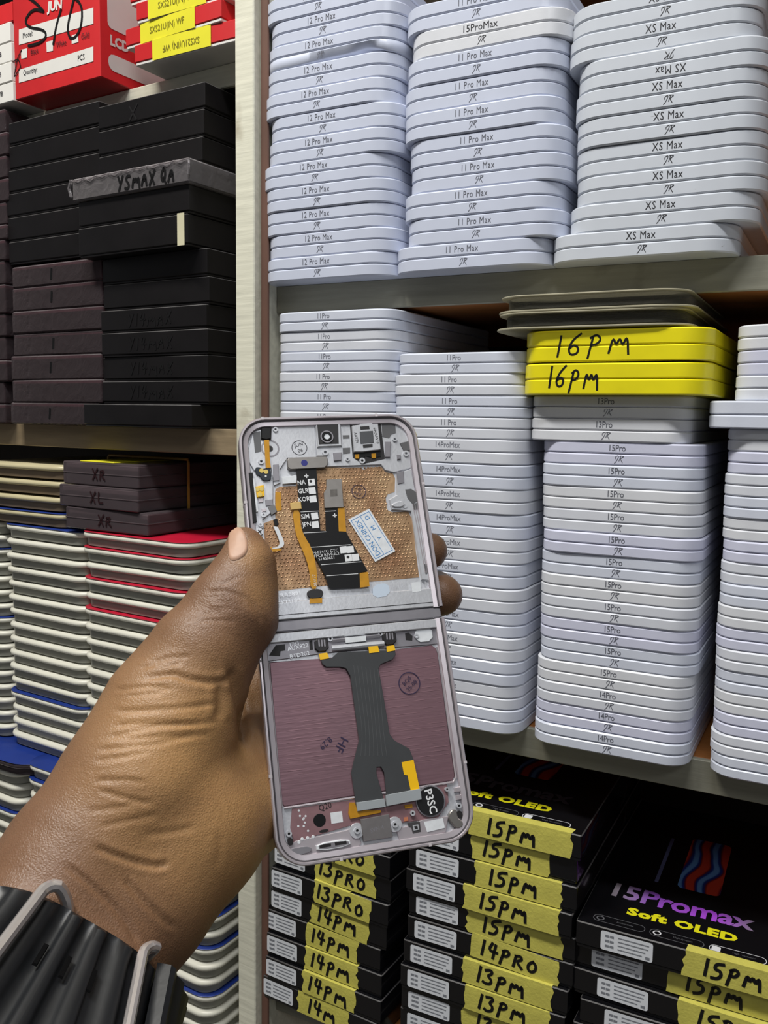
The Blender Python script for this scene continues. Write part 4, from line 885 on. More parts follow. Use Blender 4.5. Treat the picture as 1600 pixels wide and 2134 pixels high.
for x, y, m in ((208, 418, M_gold), (238, 426, M_gold), (236, 455, M_wp)): disc('contact', c1(x, y, -.0012), 0.0009 if m == M_gold else .0004, -.0013, -.0012, mat('contact_gold', (222, 196, 110), 0.3, 0.5, var=0.05) if m == M_gold else m, kb, 12)
pp('key_flex', P1([(122, 432), (150, 430), (158, 560), (176, 758), (150, 770), (138, 600)], -.0008), -0.003, -0.0008, M_blk, 0.0001)
pp('key_bar', P1([(150, 470), (160, 470), (185, 690), (174, 692)], -.0007), -0.002, -0.0007, M_wp)
kc = pp('key_contacts', P1([(165, 525), (222, 514), (228, 588), (176, 597)], -.0011), -0.002, -0.0011, M_yt, 0.0001)
for x, y in ((180, 543), (208, 541), (197, 578)): disc('contact', c1(x, y, -.001), 0.0009, -.0011, -.001, mat('contact_gold', (222, 196, 110), 0.3, 0.5, var=0.05), kc, 12)
for L, m in (([(285, 378), (322, 375), (326, 484), (286, 488)], M_ald), ([(345, 462), (440, 450), (442, 500), (348, 508)], M_wp), ([(232, 615), (282, 608), (285, 650), (236, 655)], M_ald), ([(250, 660), (292, 642), (312, 690), (275, 715)], mat('foam_grey', (120, 120, 122), 0.8, var=0.1)), ([(185, 605), (218, 600), (220, 628), (188, 632)], M_fr), ([(208, 672), (238, 670), (238, 690), (210, 694)], M_fr)):
    pp('adhesive_pad', P1(L, -.0017), -0.0026, -0.0017, m, 0.0001)
pp('mesh_patch', P1([(300, 560), (335, 565), (342, 680), (305, 690)], -.0026), -0.003, -0.0027, M_gold)
wf = MB(); P_ = smooth2([(300, 790), (318, 830), (335, 870), (345, 905), (328, 928), (280, 936)], 2)
obj('white_flex', MB().prism([c1(x-14, y, -.0014) for x, y in P_]+[c1(x+16, y+4, -.0014) for x, y in P_[::-1]], -0.0018, -0.0014), M_wp, phone)
pp('gold_flex', P1([(240, 932), (275, 928), (275, 942), (330, 938), (340, 948), (300, 958), (242, 956)], -.0012), -0.0016, -0.0012, M_gold)
pp('flex_joint', P1([(285, 745), (312, 738), (322, 778), (298, 786)], -.0014), -0.002, -0.0014, M_blk)
# paper sticker
def rotpoly(): pass
S4 = P1([(785, 745), (925, 672), (1100, 955), (965, 1027)], -.0024)
stk = pp('warranty_sticker', S4, -0.0027, -0.0024, M_wp)
M_bl = mat('print_blue', (60, 130, 190), 0.5, var=0)
def s_at(u, v):   # u along the long side (from the lower end), v across rows from top row
    A, B, C_, D_ = [Vector(p) for p in (S4[3], S4[0], S4[2], S4[1])]
    l = A.lerp(B, u); r = C_.lerp(D_, u); p = l.lerp(r, v); return (p.x, p.y)
zs = -0.00236
mb = MB()
for L in ([(.05, .08), (.95, .08), (.95, .92), (.05, .92), (.05, .08)], [(.05, .5), (.95, .5)], [(.74, .5), (.74, .92)][:0]):
    for i in range(len(L)-1): ribbon(mb, [s_at(*L[i]), s_at(*L[i+1])], 0.0002, zs)
obj('sticker_border', mb.mesh('border', 0), M_bl, stk)
a_, b_ = s_at(0, .5), s_at(1, .5); ang = math.degrees(math.atan2(b_[1]-a_[1], b_[0]-a_[0]))
ptext('DON CHINEX', s_at(.5, .29), 0.0021, ang, M_bl, zs, stk, .9); ptext('Y', s_at(.38, .72), 0.0019, ang, M_bl, zs, stk); ptext('M', s_at(.62, .72), 0.0019, ang, M_bl, zs, stk); ptext('D', s_at(.86, .72), 0.0019, ang, M_bl, zs, stk)
# ink stamps
M_vi = mat('ink_violet', (44, 32, 66), 0.5, var=0)
def stamp(c, r, z, lines, ang, m, h, parent=None):
    s = disc('ink_stamp', c, r, z-.00004, z+.00002, m, parent, 28, r*.92)
    for k, t in enumerate(lines):
        d = (len(lines)-1)/2-k; a = math.radians(ang); ptext(t, (c[0]-math.sin(a)*d*h*1.5, c[1]+math.cos(a)*d*h*1.5), h, ang, m, z+.00002, s, 1.0)
    return s
stamp(c1(460, 266, -.0021), 0.0031, -.00214, ['JUN', '06'], 12, mat('ink_black', (26, 24, 36), 0.5, var=0), 0.0015)
stamp(c1(856, 558, -.0026), 0.0029, -.00262, ['JUN', '25'], 150, M_vi, 0.0012)
# hinge leaf markings
M_em = mat('embossed', (226, 228, 232), 0.3, 0.6, var=0)
ptext('RA8881', c1(400, 1240, -.0013), 0.0015, 3.5, M_em, -.00136, None, 1.2); ptext('AKM188', c1(388, 1290, -.0013), 0.0015, 3.5, M_em, -.00136, None, 1.2)
ptext('I88188', c1(1130, 1172, -.0013), 0.0015, 3.5, M_em, -.00136, None, 1.2); ptext('N', c1(1310, 1168, -.0013), 0.0017, 3.5, M_em, -.00136)
pp('code_patch', P1([(1208, 1165), (1266, 1158), (1272, 1222), (1214, 1230)], -.0013), -0.002, -0.00134, M_wp)
pp('adhesive_pad', P1([(948, 1180), (1055, 1166), (1066, 1250), (952, 1270)], -.0013), -0.002, -0.0013, mat('pad_bluewhite', (196, 210, 226), 0.5, var=0.05), 0, 1)
# ---- lower half
zr = -0.0026
pp('hinge_plate', P2([(195, 250), (1330, 130), (1345, 280), (1260, 290), (680, 335), (560, 350), (240, 395)], -.0024), -0.0042, -0.0024, M_ald, 0.0002)
rf = pp('rose_film', P2([(250, 400), (600, 375), (1290, 290), (1318, 310), (1330, 345), (1440, 1130), (1425, 1160), (345, 1328), (325, 1300)], zr), -0.0036, zr, M_rf, 0.0003)
rb_ = MB()
for k in range(26):
    t = k/25; y0 = 455+t*640
    p0 = (345+t*20, y0+30); p1 = (1310+t*95, y0-82)
    seg = [c2(p0[0]+(p1[0]-p0[0])*s, p0[1]+(p1[1]-p0[1])*s, zr) for s in [j/14 for j in range(15)]]
    rb_.tube([(x, y, zr-0.00040+random.uniform(-.00003, .00004)) for x, y in seg], 0.00043, 10)
rbo = obj('film_ridges', rb_, M_rf, rf); rbo['kind'] = 'stuff'
# film border lips
for L in ([(1325, 300), (1340, 345), (1447, 1140), (1430, 1168)], [(1430, 1168), (880, 1255), (345, 1335)], [(330, 1330), (290, 900), (245, 400)]):
    obj('film_lip', MB().tube([(*c2(x, y, -.0022), -.0023) for x, y in L], 0.0004, 6), M_fr, phone)
fb = pp('wide_flex', P2([(583, 390), (600, 378), (650, 372), (690, 335), (1055, 322), (1060, 352), (1040, 382), (965, 412), (950, 440), (985, 640), (1022, 862), (1052, 902), (1148, 955), (1172, 1018), (1215, 1225), (1000, 1256), (985, 1105), (965, 1070), (938, 1072), (936, 1110), (985, 1285), (805, 1312), (775, 1110), (785, 1060), (825, 900), (768, 485), (742, 440), (705, 430), (615, 430), (590, 412)], -.0012), -0.0016, -0.0012, mat('flex_charcoal', (58, 60, 62), 0.42, var=0.08, vscale=100), 0.0001)
for k in range(7):
    L = [(790+k*26, 420+4*k), (820+k*24, 640), (850+k*22, 860), (835+k*28, 1000)]
    mb = MB(); ribbon(mb, smooth2([c2(x, y, -.0011) for x, y in L], 2), 0.00012, -.00117); obj('flex_trace', mb.mesh('trace', 0), mat('flex_trace', (84, 86, 88), 0.4, var=0), fb)
pp('connector_plate', P2([(806, 1300), (988, 1274), (996, 1328), (815, 1356)], -.0008), -0.0022, -0.0006, mat('connector_grey', (160, 166, 170), 0.5, 0.2, var=0.05), 0.0001)
pp('connector_plate', P2([(996, 1252), (1218, 1210), (1226, 1280), (1002, 1324)], -.0006), -0.0022, -0.0004, mat('connector_grey', (160, 166, 170), 0.5, 0.2), 0.0001)
for L in ([(566, 346), (620, 338), (634, 374), (576, 384)], [(884, 296), (944, 290), (956, 334), (890, 342)], [(1000, 298), (1050, 290), (1058, 324), (1004, 334)], [(1098, 1042), (1174, 1026), (1213, 1210), (1156, 1222), (1136, 1126), (1114, 1122)]):
    pp('kapton_tape', P2(L, -.001), -0.0013, -0.00105, M_yt)
for cxp, cyp in ((583, 276), (1018, 232)):
    hc = pp('hinge_connector', P2([(cxp-45, cyp-30), (cxp+40, cyp-38), (cxp+52, cyp+52), (cxp-40, cyp+60)], -.0013), -0.003, -0.0013, mat('connector_black', (30, 28, 30), 0.35), 0.0003, 1)
    for dx in (-16, 2, 20): pp('connector_pin', P2([(cxp+dx-5, cyp-20), (cxp+dx+4, cyp-21), (cxp+dx+8, cyp+22), (cxp+dx-1, cyp+23)], -.0012), -0.0013, -0.00122, M_ald, parent=hc)
obj('hinge_rod', MB().tube([(*c2(650, 312, -.0016), -.002), (*c2(985, 280, -.0016), -.002)], 0.0012, 10), M_al, phone)
obj('hinge_rod', MB().tube([(*c2(650, 262, -.0016), -.0022), (*c2(960, 228, -.0016), -.0022)], 0.0008, 8), M_ald, phone)
pp('paper_label', P2([(735, 242), (868, 230), (870, 264), (740, 276)], -.0012), -0.0022, -0.0011, M_wp)
pp('adhesive_pad', P2([(1182, 182), (1288, 170), (1300, 262), (1192, 272)], -.0018), -0.0026, -0.0020, M_wp, 0, 1)
for L in ([(246, 358), (290, 292), (350, 284), (352, 325), (322, 330), (318, 362)], [(1120, 215), (1140, 208), (1168, 232), (1166, 262), (1124, 258)], [(505, 262), (525, 258), (530, 320), (508, 322)]): pp('slot', P2(L, -.0023), -0.0026, -0.00236, M_dk)
ptext('1763', c2(410, 282, -.0023), 0.0014, 6, M_em, -.00236); ptext('AUX822', c2(432, 302, -.0023), 0.0016, 6, M_em, -.00236); ptext('BTD202', c2(445, 352, -.0023), 0.0016, 6, M_em, -.00236)
for x, y, r in ((640, 250, .0010), (960, 218, .0009), (1192, 232, .0009)): screw(c2(x, y, -.0021), -.0021, r)
# bottom board
bb = pp('bottom_board', P2([(395, 1340), (760, 1285), (1390, 1180), (1400, 1300), (1330, 1400), (1100, 1430), (760, 1450), (560, 1510), (405, 1560), (385, 1460)], -.0023), -0.0036, -0.0024, M_rose, 0.0001)
disc('camera_hole', c2(572, 1414, -.0023), 0.0022, -.0026, -.0023, M_blk, bb)
pp('code_patch', P2([(640, 1366), (715, 1355), (722, 1425), (648, 1436)], -.0023), -0.0025, -0.00232, M_wp, parent=bb)
ptext('Q20', c2(608, 1328, -.0023), 0.0021, 8, M_marker, -.0023, bb, .9)
for L in ([(1455, 1200), (1480, 1195), (1482, 1228), (1440, 1234), (1438, 1204)], [(1448, 1252), (1480, 1248), (1482, 1280), (1452, 1284)]): pp('square_boss', P2(L, -.0014), -0.003, -0.0013, M_fr, 0.0002)
bt = disc('round_pad', c2(1285, 1290, -.0012), 0.0050, -.0025, -.0012, mat('pad_black', (16, 16, 18), 0.4, var=0.05), None, 32)
ptext('P3SC', c2(1285, 1292, -.0012), 0.0029, -82, M_pr, -.00115, bt, 1.0, 0.00008)
disc('pad_ring', c2(1285, 1290, -.0015), 0.0055, -.0025, -.0017, M_ald, None, 32, 0.0050)
us_ = pp('usb_shield', P2([(832, 1408), (1018, 1374), (1042, 1520), (856, 1550)], -.0012), -0.003, -0.0012, mat('shield_grey', (142, 138, 138), 0.35, 0.7, var=0.05, vscale=400), 0.0002)
ptext('SVN 4', c2(940, 1468, -.0011), 0.0014, 8, M_ald, -.00117, us_)
sp_ = pp('speaker_gasket', smooth2(P2([(548, 1565), (762, 1530), (776, 1578), (556, 1618)], -.0010), 1, True), -0.003, -0.0010, M_wp, 0.0002)
pp('speaker_mesh', smooth2(P2([(562, 1570), (755, 1540), (764, 1572), (570, 1606)], -.0010), 1, True), -0.0012, -0.00096, M_ald, parent=sp_)
for L in ([(570, 1574), (644, 1561), (646, 1580), (574, 1594)], [(668, 1556), (743, 1545), (746, 1564), (672, 1576)]): pp('speaker_slot', P2(L, -.00094), -0.001, -0.00092, M_dk, parent=sp_)
pp('mesh_pad', P2([(375, 1600), (480, 1580), (522, 1590), (520, 1615), (430, 1642), (385, 1630)], -.0012), -0.0026, -0.0013, M_ald, 0.0001, 1)
pp('oval_slot', P2([(365, 1530), (398, 1525), (405, 1570), (372, 1578)], -.0012), -0.0026, -0.0013, M_dk, 0, 1)
pp('board_slot', P2([(570, 1478), (628, 1468), (630, 1486), (572, 1497)], -.0022), -0.0026, -0.0023, M_dk, 0, 1)
for x, y in ((812, 1480), (1055, 1440)):
    disc('screw_land', c2(x, y, -.0016), 0.0026, -.003, -.0016, M_al); screw(c2(x, y, -.0013), -.0013, .0011)
for x, y, r in ((1465, 1320, .0010), (1388, 1215, .0008), (1168, 1368, .0009), (375, 1500, .0010)): screw(c2(x, y, -.0016), -.0016, r)
sq = pp('square_gasket', P2([(1140, 1430), (1215, 1422), (1222, 1488), (1170, 1500), (1160, 1462), (1142, 1458)], -.0018), -0.003, -0.0018, mat('gasket_dark', (60, 58, 60), 0.6, var=0.1), 0.0001)
pp('gasket_ring', P2([(1168, 1446), (1204, 1440), (1210, 1474), (1174, 1480)], -.0017), -0.002, -0.0016, M_al, parent=sq); pp('gasket_hole', P2([(1178, 1452), (1198, 1449), (1202, 1468), (1182, 1471)], -.0016), -0.0017, -0.00155, M_dk, parent=sq)
pp('lower_land', P2([(1060, 1470), (1140, 1450), (1230, 1410), (1400, 1385), (1380, 1490), (1090, 1545)], -.0019), -0.004, -0.0019, M_fr, 0.0002)
pp('adhesive_pad', P2([(1240, 1425), (1362, 1400), (1375, 1462), (1262, 1490)], -.0017), -0.0021, -0.0017, M_wp)
pp('copper_pad', P2([(1112, 1396), (1138, 1392), (1140, 1416), (1114, 1420)], -.0021), -0.0024, -0.0020, mat('copper_pad', (206, 130, 96), 0.4, 0.3, var=0.05))
pp('copper_pad', P2([(1115, 1318), (1165, 1308), (1168, 1332), (1120, 1340)], -.0021), -0.0024, -0.0020, M_gold)
pp('metal_clip', P2([(1412, 1350), (1450, 1340), (1460, 1400), (1490, 1420), (1495, 1450), (1455, 1472), (1425, 1440), (1395, 1400)], -.0009), -0.003, -0.0009, M_steel, 0.0003, 2)
disc('clip_hole', c2(1466, 1378, -.0015), 0.0014, -.0022, -.0014, M_dk)
pp('gold_connector', P2([(765, 1300), (800, 1300), (812, 1345), (965, 1350), (968, 1365), (770, 1405), (758, 1370)], -.0013), -0.0026, -0.0014, M_gold, 0.0001)
pp('speaker_land', P2([(420, 1545), (740, 1478), (800, 1450), (840, 1560), (790, 1620), (430, 1660), (340, 1590)], -.0024), -0.004, -0.0022, M_fr, 0.0002)
for k in range(9):
    x, y = random.uniform(435, 500), random.uniform(1345, 1500); disc('test_point', c2(x, y, -.0023), 0.0004, -.0025, -.00235, M_wp, bb, 8)
for x, y in ((460, 1535), (495, 1527), (530, 1520), (440, 1555)): disc('test_point', c2(x, y, -.0023), 0.0006, -.0025, -.0021, M_wp, bb, 10)
stamp(c2(1147, 535, -.0025), 0.0042, -.00235, ['BQS', '25-08'], 40, M_vi, 0.0016)
ptext('HF', c2(712, 932, -.0025), 0.0034, 235, M_vi, -.00236); ptext('8.29', c2(612, 920, -.0025), 0.0022, 215, M_vi, -.00236)

# ------------------------------------------------------------------ the hand: one continuous surface grown from blended tapered capsules
def H(x, y, d, r): return (PD(x, y, d), r)
chains = []
def ch(grp, k, *pts): chains.append((grp, k, [H(*p) for p in pts]))
# forearm and wrist
ch('palm', .010, (-330, 2590, .185, .0230), (-150, 2300, .215, .0205), (92, 1915, .268, .0195), (165, 1815, .281, .0240))
ch('palm', .010, (-130, 2680, .185, .0230), (20, 2380, .215, .0205), (208, 1990, .270, .0185), (290, 1880, .284, .0215))
ch('palm', .010, (165, 1815, .281, .024), (300, 1630, .298, .0255), (360, 1480, .308, .0215), (418, 1378, .314, .0165))
ch('palm', .008, (290, 1880, .284, .0215), (395, 1735, .300, .0235), (500, 1650, .327, .0215), (560, 1560, .345, .018))
ch('palm', .006, (260, 1740, .299, .0235), (420, 1580, .346, .020), (505, 1490, .358, .018), (600, 1380, .368, .015))
ch('palm', .006, (420, 1580, .346, .020), (560, 1560, .358, .018), (640, 1480, .368, .015))
# thumb
ch('thumb', .006, (400, 1400, .314, .0175), (425, 1362, .3145, .0165), (492, 1284, .3190, .0140), (508, 1222, .3225, .0108), (518, 1172, .3245, .0082), (509, 1133, .3260, .0062))
ch('thumb', .006, (428, 1340, .3140, .0150), (470, 1258, .3190, .0118), (496, 1205, .3225, .0095))
# fingers behind the phone
ch('index', .004, (590, 1360, .366, .0125), (700, 1225, .382, .0110), (800, 1165, .386, .0095), (868, 1146, .378, .0086), (894, 1148, .3675, .0076))
ch('middle', .004, (630, 1440, .369, .0125), (740, 1320, .386, .0112), (840, 1262, .390, .0098), (905, 1238, .380, .0092), (921, 1240, .3665, .0085))
ch('ring', .004, (630, 1520, .364, .0120), (740, 1420, .380, .0108), (830, 1365, .385, .0095), (872, 1350, .376, .0088), (872, 1352, .366, .0080))
ch('pinky', .004, (610, 1590, .354, .0110), (710, 1520, .368, .0095), (790, 1470, .374, .0084), (830, 1450, .367, .0076), (835, 1448, .359, .0070))
VS = 0.00095
allp = np.array([p for _, _, c in chains for p, r in c]); mxr = 0.034
lo = allp.min(0)-mxr; hi = allp.max(0)+mxr
# cut the forearm below the frame: limit the grid
dims = np.ceil((hi-lo)/VS).astype(int)+1
gx, gy, gz = [lo[i]+VS*np.arange(dims[i]) for i in range(3)]
def smin(a, b, k):
    h = np.clip(0.5+0.5*(b-a)/k, 0, 1); return b*(1-h)+a*h-k*h*(1-h)
FIELD = {}
def seg_field(fld, a, ra, b, rb, k):
    m = max(ra, rb)+3.2*k+0.004
    l = np.minimum(a, b)-m; u = np.maximum(a, b)+m
    i0 = np.maximum(((l-lo)/VS).astype(int), 0); i1 = np.minimum(((u-lo)/VS).astype(int)+2, dims)
    X = gx[i0[0]:i1[0]][:, None, None]; Y = gy[i0[1]:i1[1]][None, :, None]; Z = gz[i0[2]:i1[2]][None, None, :]
    ba = b-a; L2 = ba@ba+1e-12
    t = np.clip(((X-a[0])*ba[0]+(Y-a[1])*ba[1]+(Z-a[2])*ba[2])/L2, 0, 1)
    d = np.sqrt((X-a[0]-t*ba[0])**2+(Y-a[1]-t*ba[1])**2+(Z-a[2]-t*ba[2])**2)-(ra+(rb-ra)*t)
    sl_ = (slice(i0[0], i1[0]), slice(i0[1], i1[1]), slice(i0[2], i1[2]))
    fld[sl_] = smin(fld[sl_], d.astype(np.float32), k)
for grp, k, c in chains:
    if grp not in FIELD: FIELD[grp] = np.full(tuple(dims), 0.05, np.float32)
    for (a, ra), (b, rb) in zip(c[:-1], c[1:]): seg_field(FIELD[grp], a, ra, b, rb, k)
fing = None
for g in ('index', 'middle', 'ring', 'pinky'): fing = FIELD[g] if fing is None else smin(fing, FIELD[g], 0.0012)
fld = smin(FIELD['palm'], FIELD['thumb'], 0.007); fld = smin(fld, fing, 0.007)
del FIELD
def surface_nets(f):
    s = f < 0
    c = np.zeros(tuple(np.array(f.shape)-1), np.int16)
    for i in (0, 1):
        for j in (0, 1):
            for k in (0, 1): c += s[i:f.shape[0]-1+i, j:f.shape[1]-1+j, k:f.shape[2]-1+k]
    act = (c > 0) & (c < 8); idx = np.full(act.shape, -1, np.int64); cells = np.argwhere(act); idx[act] = np.arange(len(cells))
    acc = np.zeros((len(cells), 3)); cnt = np.zeros(len(cells))
    E_ = []
    for a in range(3):
        o = [x for x in range(3) if x != a]
        for p in (0, 1):
            for q in (0, 1):
                s0 = np.zeros(3, int); s0[o[0]] = p; s0[o[1]] = q; s1 = s0.copy(); s1[a] = 1
                A = f[tuple((cells+s0).T)]; B = f[tuple((cells+s1).T)]; m = (A < 0) != (B < 0)
                t = np.where(m, A/np.where(A-B == 0, 1, A-B), 0)
                pt = s0+np.outer(t, s1-s0); acc[m] += pt[m]; cnt[m] += 1
    V = cells+acc/cnt[:, None]
    Fs = []
    for a in range(3):
        sh = list(f.shape); sh[a] -= 1
        A = s[tuple(slice(0, n-1) if i == a else slice(None) for i, n in enumerate(f.shape))]; B = s[tuple(slice(1, None) if i == a else slice(None) for i in range(3))]
        e = np.argwhere(A != B); b, c_ = [(a+1) % 3, (a+2) % 3]
        ok = (e[:, b] > 0) & (e[:, c_] > 0) & (e[:, b] < f.shape[b]-1) & (e[:, c_] < f.shape[c_]-1); e = e[ok]
        sgn = A[tuple(e.T)]; q = []
        for db, dc in ((0, 0), (-1, 0), (-1, -1), (0, -1)):
            w = e.copy(); w[:, b] += db; w[:, c_] += dc; q.append(idx[tuple(w.T)])
        q = np.stack(q, 1); q[~sgn] = q[~sgn][:, ::-1]; Fs.append(q)
    return V, np.concatenate(Fs)
HV, HF = surface_nets(fld); HV = lo+HV*VS
HF = HF[(HF >= 0).all(1)]
hm = bpy.data.meshes.new('hand')
hm.from_pydata(HV.tolist(), [], HF.tolist()); hm.update()
bm = bmesh.new(); bm.from_mesh(hm)
bmesh.ops.recalc_face_normals(bm, faces=bm.faces)
for _ in range(4): bmesh.ops.smooth_vert(bm, verts=bm.verts, factor=0.5, use_axis_x=True, use_axis_y=True, use_axis_z=True)
bm.to_mesh(hm); bm.free()
# creases: grooves pressed into the facing surface along the skin folds
n = len(hm.vertices); co = np.zeros(n*3); hm.vertices.foreach_get('co', co); co = co.reshape(-1, 3)
nr = np.zeros(n*3); hm.vertex_normals.foreach_get('vector', nr); nr = nr.reshape(-1, 3)
dv = co-CAM; dz = dv@FW; sx_ = CX+F*(dv@RT)/dz; sy_ = CY-F*(dv@UP)/dz
facing = ((nr*dv).sum(1) < 0)
def k4(L): return [(.35*x, 1480+.35*y) for x, y in L]
def k8(L): return [(240+.25*x, 1060+.25*y) for x, y in L]
CR = []
for L, dp_, w_ in (([(560, 810), (620, 840), (700, 870), (820, 910), (940, 930), (1000, 915)], .0013, 5), ([(740, 1000), (800, 1080), (860, 1140), (960, 1240), (1050, 1300)], .0012, 5), ([(380, 920), (480, 990), (580, 1080), (700, 1190), (780, 1310), (820, 1390)], .0012, 5),
                   ([(600, 480), (760, 530), (900, 555)], .0007, 4), ([(560, 420), (760, 415), (860, 430)], .0006, 4), ([(570, 240), (800, 215), (950, 200), (1150, 150)], .0006, 4), ([(620, 170), (900, 100), (1100, 80), (1300, 70)], .0006, 4),
                   ([(560, 300), (700, 285), (900, 240)], .0005, 4), ([(520, 600), (650, 590), (800, 560)], .0005, 4), ([(600, 690), (750, 660), (950, 620)], .0005, 4), ([(860, 740), (1000, 730), (1150, 700)], .0005, 5), ([(1300, 740), (1310, 850), (1290, 930)], .0004, 6)):
    CR.append((k4(L), dp_, w_))
for L, dp_, w_ in (([(0, 1510), (150, 1500), (300, 1480), (480, 1510)], .0006, 3.5), ([(100, 1560), (400, 1530)], .0005, 3.5), ([(0, 1690), (300, 1680), (600, 1660), (850, 1620)], .0007, 4), ([(0, 1810), (300, 1790), (700, 1800)], .0006, 4), ([(0, 1930), (400, 1900), (800, 1880)], .0005, 4),
                   ([(250, 1420), (450, 1370), (600, 1420), (700, 1440), (870, 1450), (960, 1400)], .0012, 5), ([(870, 1470), (885, 1600), (865, 1750)], .0016, 7), ([(960, 1330), (1000, 1500), (1050, 1700), (1080, 2000)], .0020, 7),
                   ([(780, 700), (900, 680), (1050, 720), (1110, 760)], .0006, 3), ([(790, 740), (950, 720), (1080, 760)], .0006, 3), ([(830, 775), (1000, 765), (1100, 790)], .0006, 3), ([(880, 640), (960, 590), (1050, 570)], .0005, 3), ([(880, 810), (1050, 800), (1120, 830)], .0005, 3), ([(760, 840), (900, 830), (1080, 850)], .0004, 3), ([(720, 880), (900, 870)], .0004, 3),
                   ([(1110, 760), (1170, 830), (1220, 940)], .0007, 4), ([(700, 940), (850, 930), (1000, 950)], .0004, 3), ([(300, 1280), (480, 1240), (620, 1230)], .0006, 3.5), ([(330, 1340), (500, 1300), (560, 1260)], .0005, 3.5), ([(200, 1330), (420, 1290)], .0004, 3)):
    CR.append((k8(L), dp_, w_))
disp = np.zeros(n)
P2d = np.stack([sx_, sy_], 1)
for L, dpth, wd in CR:
    wd = wd*1.3; L = smooth2(L, 2); best = np.full(n, 1e9); tt = np.zeros(n); tot = len(L)-1
    x0, y0 = np.min(L, 0)-4*wd; x1, y1 = np.max(L, 0)+4*wd
    sel = np.where(facing & (sx_ > x0) & (sx_ < x1) & (sy_ > y0) & (sy_ < y1))[0]
    if not len(sel): continue
    Q = P2d[sel]; b_ = np.full(len(sel), 1e9); t_ = np.zeros(len(sel))
    for i in range(tot):
        a = np.array(L[i]); e = np.array(L[i+1])-a; t = np.clip(((Q-a)@e)/(e@e+1e-9), 0, 1); d = np.linalg.norm(Q-a-t[:, None]*e, axis=1)
        m = d < b_; b_[m] = d[m]; t_[m] = (i+t[m])/tot
    fade = np.clip(np.minimum(t_, 1-t_)*6, 0.15, 1)
    disp[sel] -= .62*dpth*fade*np.exp(-(b_/wd)**2); disp[sel] += dpth*.2*fade*np.exp(-((b_-2.1*wd)/wd)**2)
co += nr*disp[:, None]
hm.vertices.foreach_set('co', co.ravel()); hm.update()
for p in hm.polygons: p.use_smooth = True
# skin tone: darker on the back of the hand and wrist, lighter on the palm side
pal = np.array([[390, 1560, 1.0, 190], [470, 1750, 1.0, 170], [330, 1700, .75, 150], [540, 1680, 1.0, 120], [250, 1640, .45, 110], [530, 1160, .55, 40], [545, 1230, .5, 45], [370, 1420, .45, 90]])
wgt = np.zeros(n)
for x, y, a, r in pal: wgt = np.maximum(wgt, a*np.exp(-(((sx_-x)**2+(sy_-y)**2)/(r*r))**1.3))
wgt[~facing] *= 0.6
ca = hm.color_attributes.new('palm_tone', 'FLOAT_COLOR', 'POINT'); ca.data.foreach_set('color', np.stack([wgt, wgt, wgt, np.ones(n)], 1).ravel())
def skin():
    m = bpy.data.materials.new('skin'); m.use_nodes = True; nt = m.node_tree; b = nt.nodes['Principled BSDF']
    b.inputs['Roughness'].default_value = 0.46; b.inputs['Specular IOR Level'].default_value = 0.45; b.inputs['Subsurface Weight'].default_value = 0.08; b.inputs['Subsurface Radius'].default_value = (0.006, 0.002, 0.001); b.inputs['Subsurface Scale'].default_value = 0.5
    at = nt.nodes.new('ShaderNodeAttribute'); at.attribute_name = 'palm_tone'
    mx = nt.nodes.new('ShaderNodeMix'); mx.data_type = 'RGBA'; mx.inputs['A'].default_value = srgb(126, 93, 69); mx.inputs['B'].default_value = srgb(182, 140, 92)
    tc = nt.nodes.new('ShaderNodeTexCoord'); nz = nt.nodes.new('ShaderNodeTexNoise'); nz.inputs['Scale'].default_value = 70; nz.inputs['Detail'].default_value = 6
    m2 = nt.nodes.new('ShaderNodeMix'); m2.data_type = 'RGBA'; m2.blend_type = 'MULTIPLY'; m2.inputs['Factor'].default_value = 0.35
    nt.links.new(at.outputs['Fac'], mx.inputs['Factor']); nt.links.new(mx.outputs['Result'], m2.inputs['A'])
    rp = nt.nodes.new('ShaderNodeValToRGB'); rp.color_ramp.elements[0].position = .3; rp.color_ramp.elements[0].color = (.62, .58, .56, 1); rp.color_ramp.elements[1].position = .65
    nt.links.new(tc.outputs['Object'], nz.inputs['Vector']); nt.links.new(nz.outputs['Fac'], rp.inputs['Fac']); nt.links.new(rp.outputs['Color'], m2.inputs['B']); nt.links.new(m2.outputs['Result'], b.inputs['Base Color'])
    vo = nt.nodes.new('ShaderNodeTexVoronoi'); vo.inputs['Scale'].default_value = 1100; vo.feature = 'DISTANCE_TO_EDGE'
    n2 = nt.nodes.new('ShaderNodeTexNoise'); n2.inputs['Scale'].default_value = 420; n2.inputs['Detail'].default_value = 4
    ad = nt.nodes.new('ShaderNodeMath'); ad.operation = 'ADD'
    bp = nt.nodes.new('ShaderNodeBump'); bp.inputs['Strength'].default_value = 0.32; bp.inputs['Distance'].default_value = 0.0006
    nt.links.new(tc.outputs['Object'], vo.inputs['Vector']); nt.links.new(tc.outputs['Object'], n2.inputs['Vector']); nt.links.new(vo.outputs['Distance'], ad.inputs[0]); nt.links.new(n2.outputs['Fac'], ad.inputs[1]); nt.links.new(ad.outputs[0], bp.inputs['Height']); nt.links.new(bp.outputs['Normal'], b.inputs['Normal']); return m
org = PD(165, 1815, .281)
co2 = co-org; hm.vertices.foreach_set('co', co2.ravel()); hm.update()
person = thing('person', 'left hand and wrist of a person gripping the opened phone frame', 'person', tuple(org))
hand = obj('hand', hm, skin(), person)
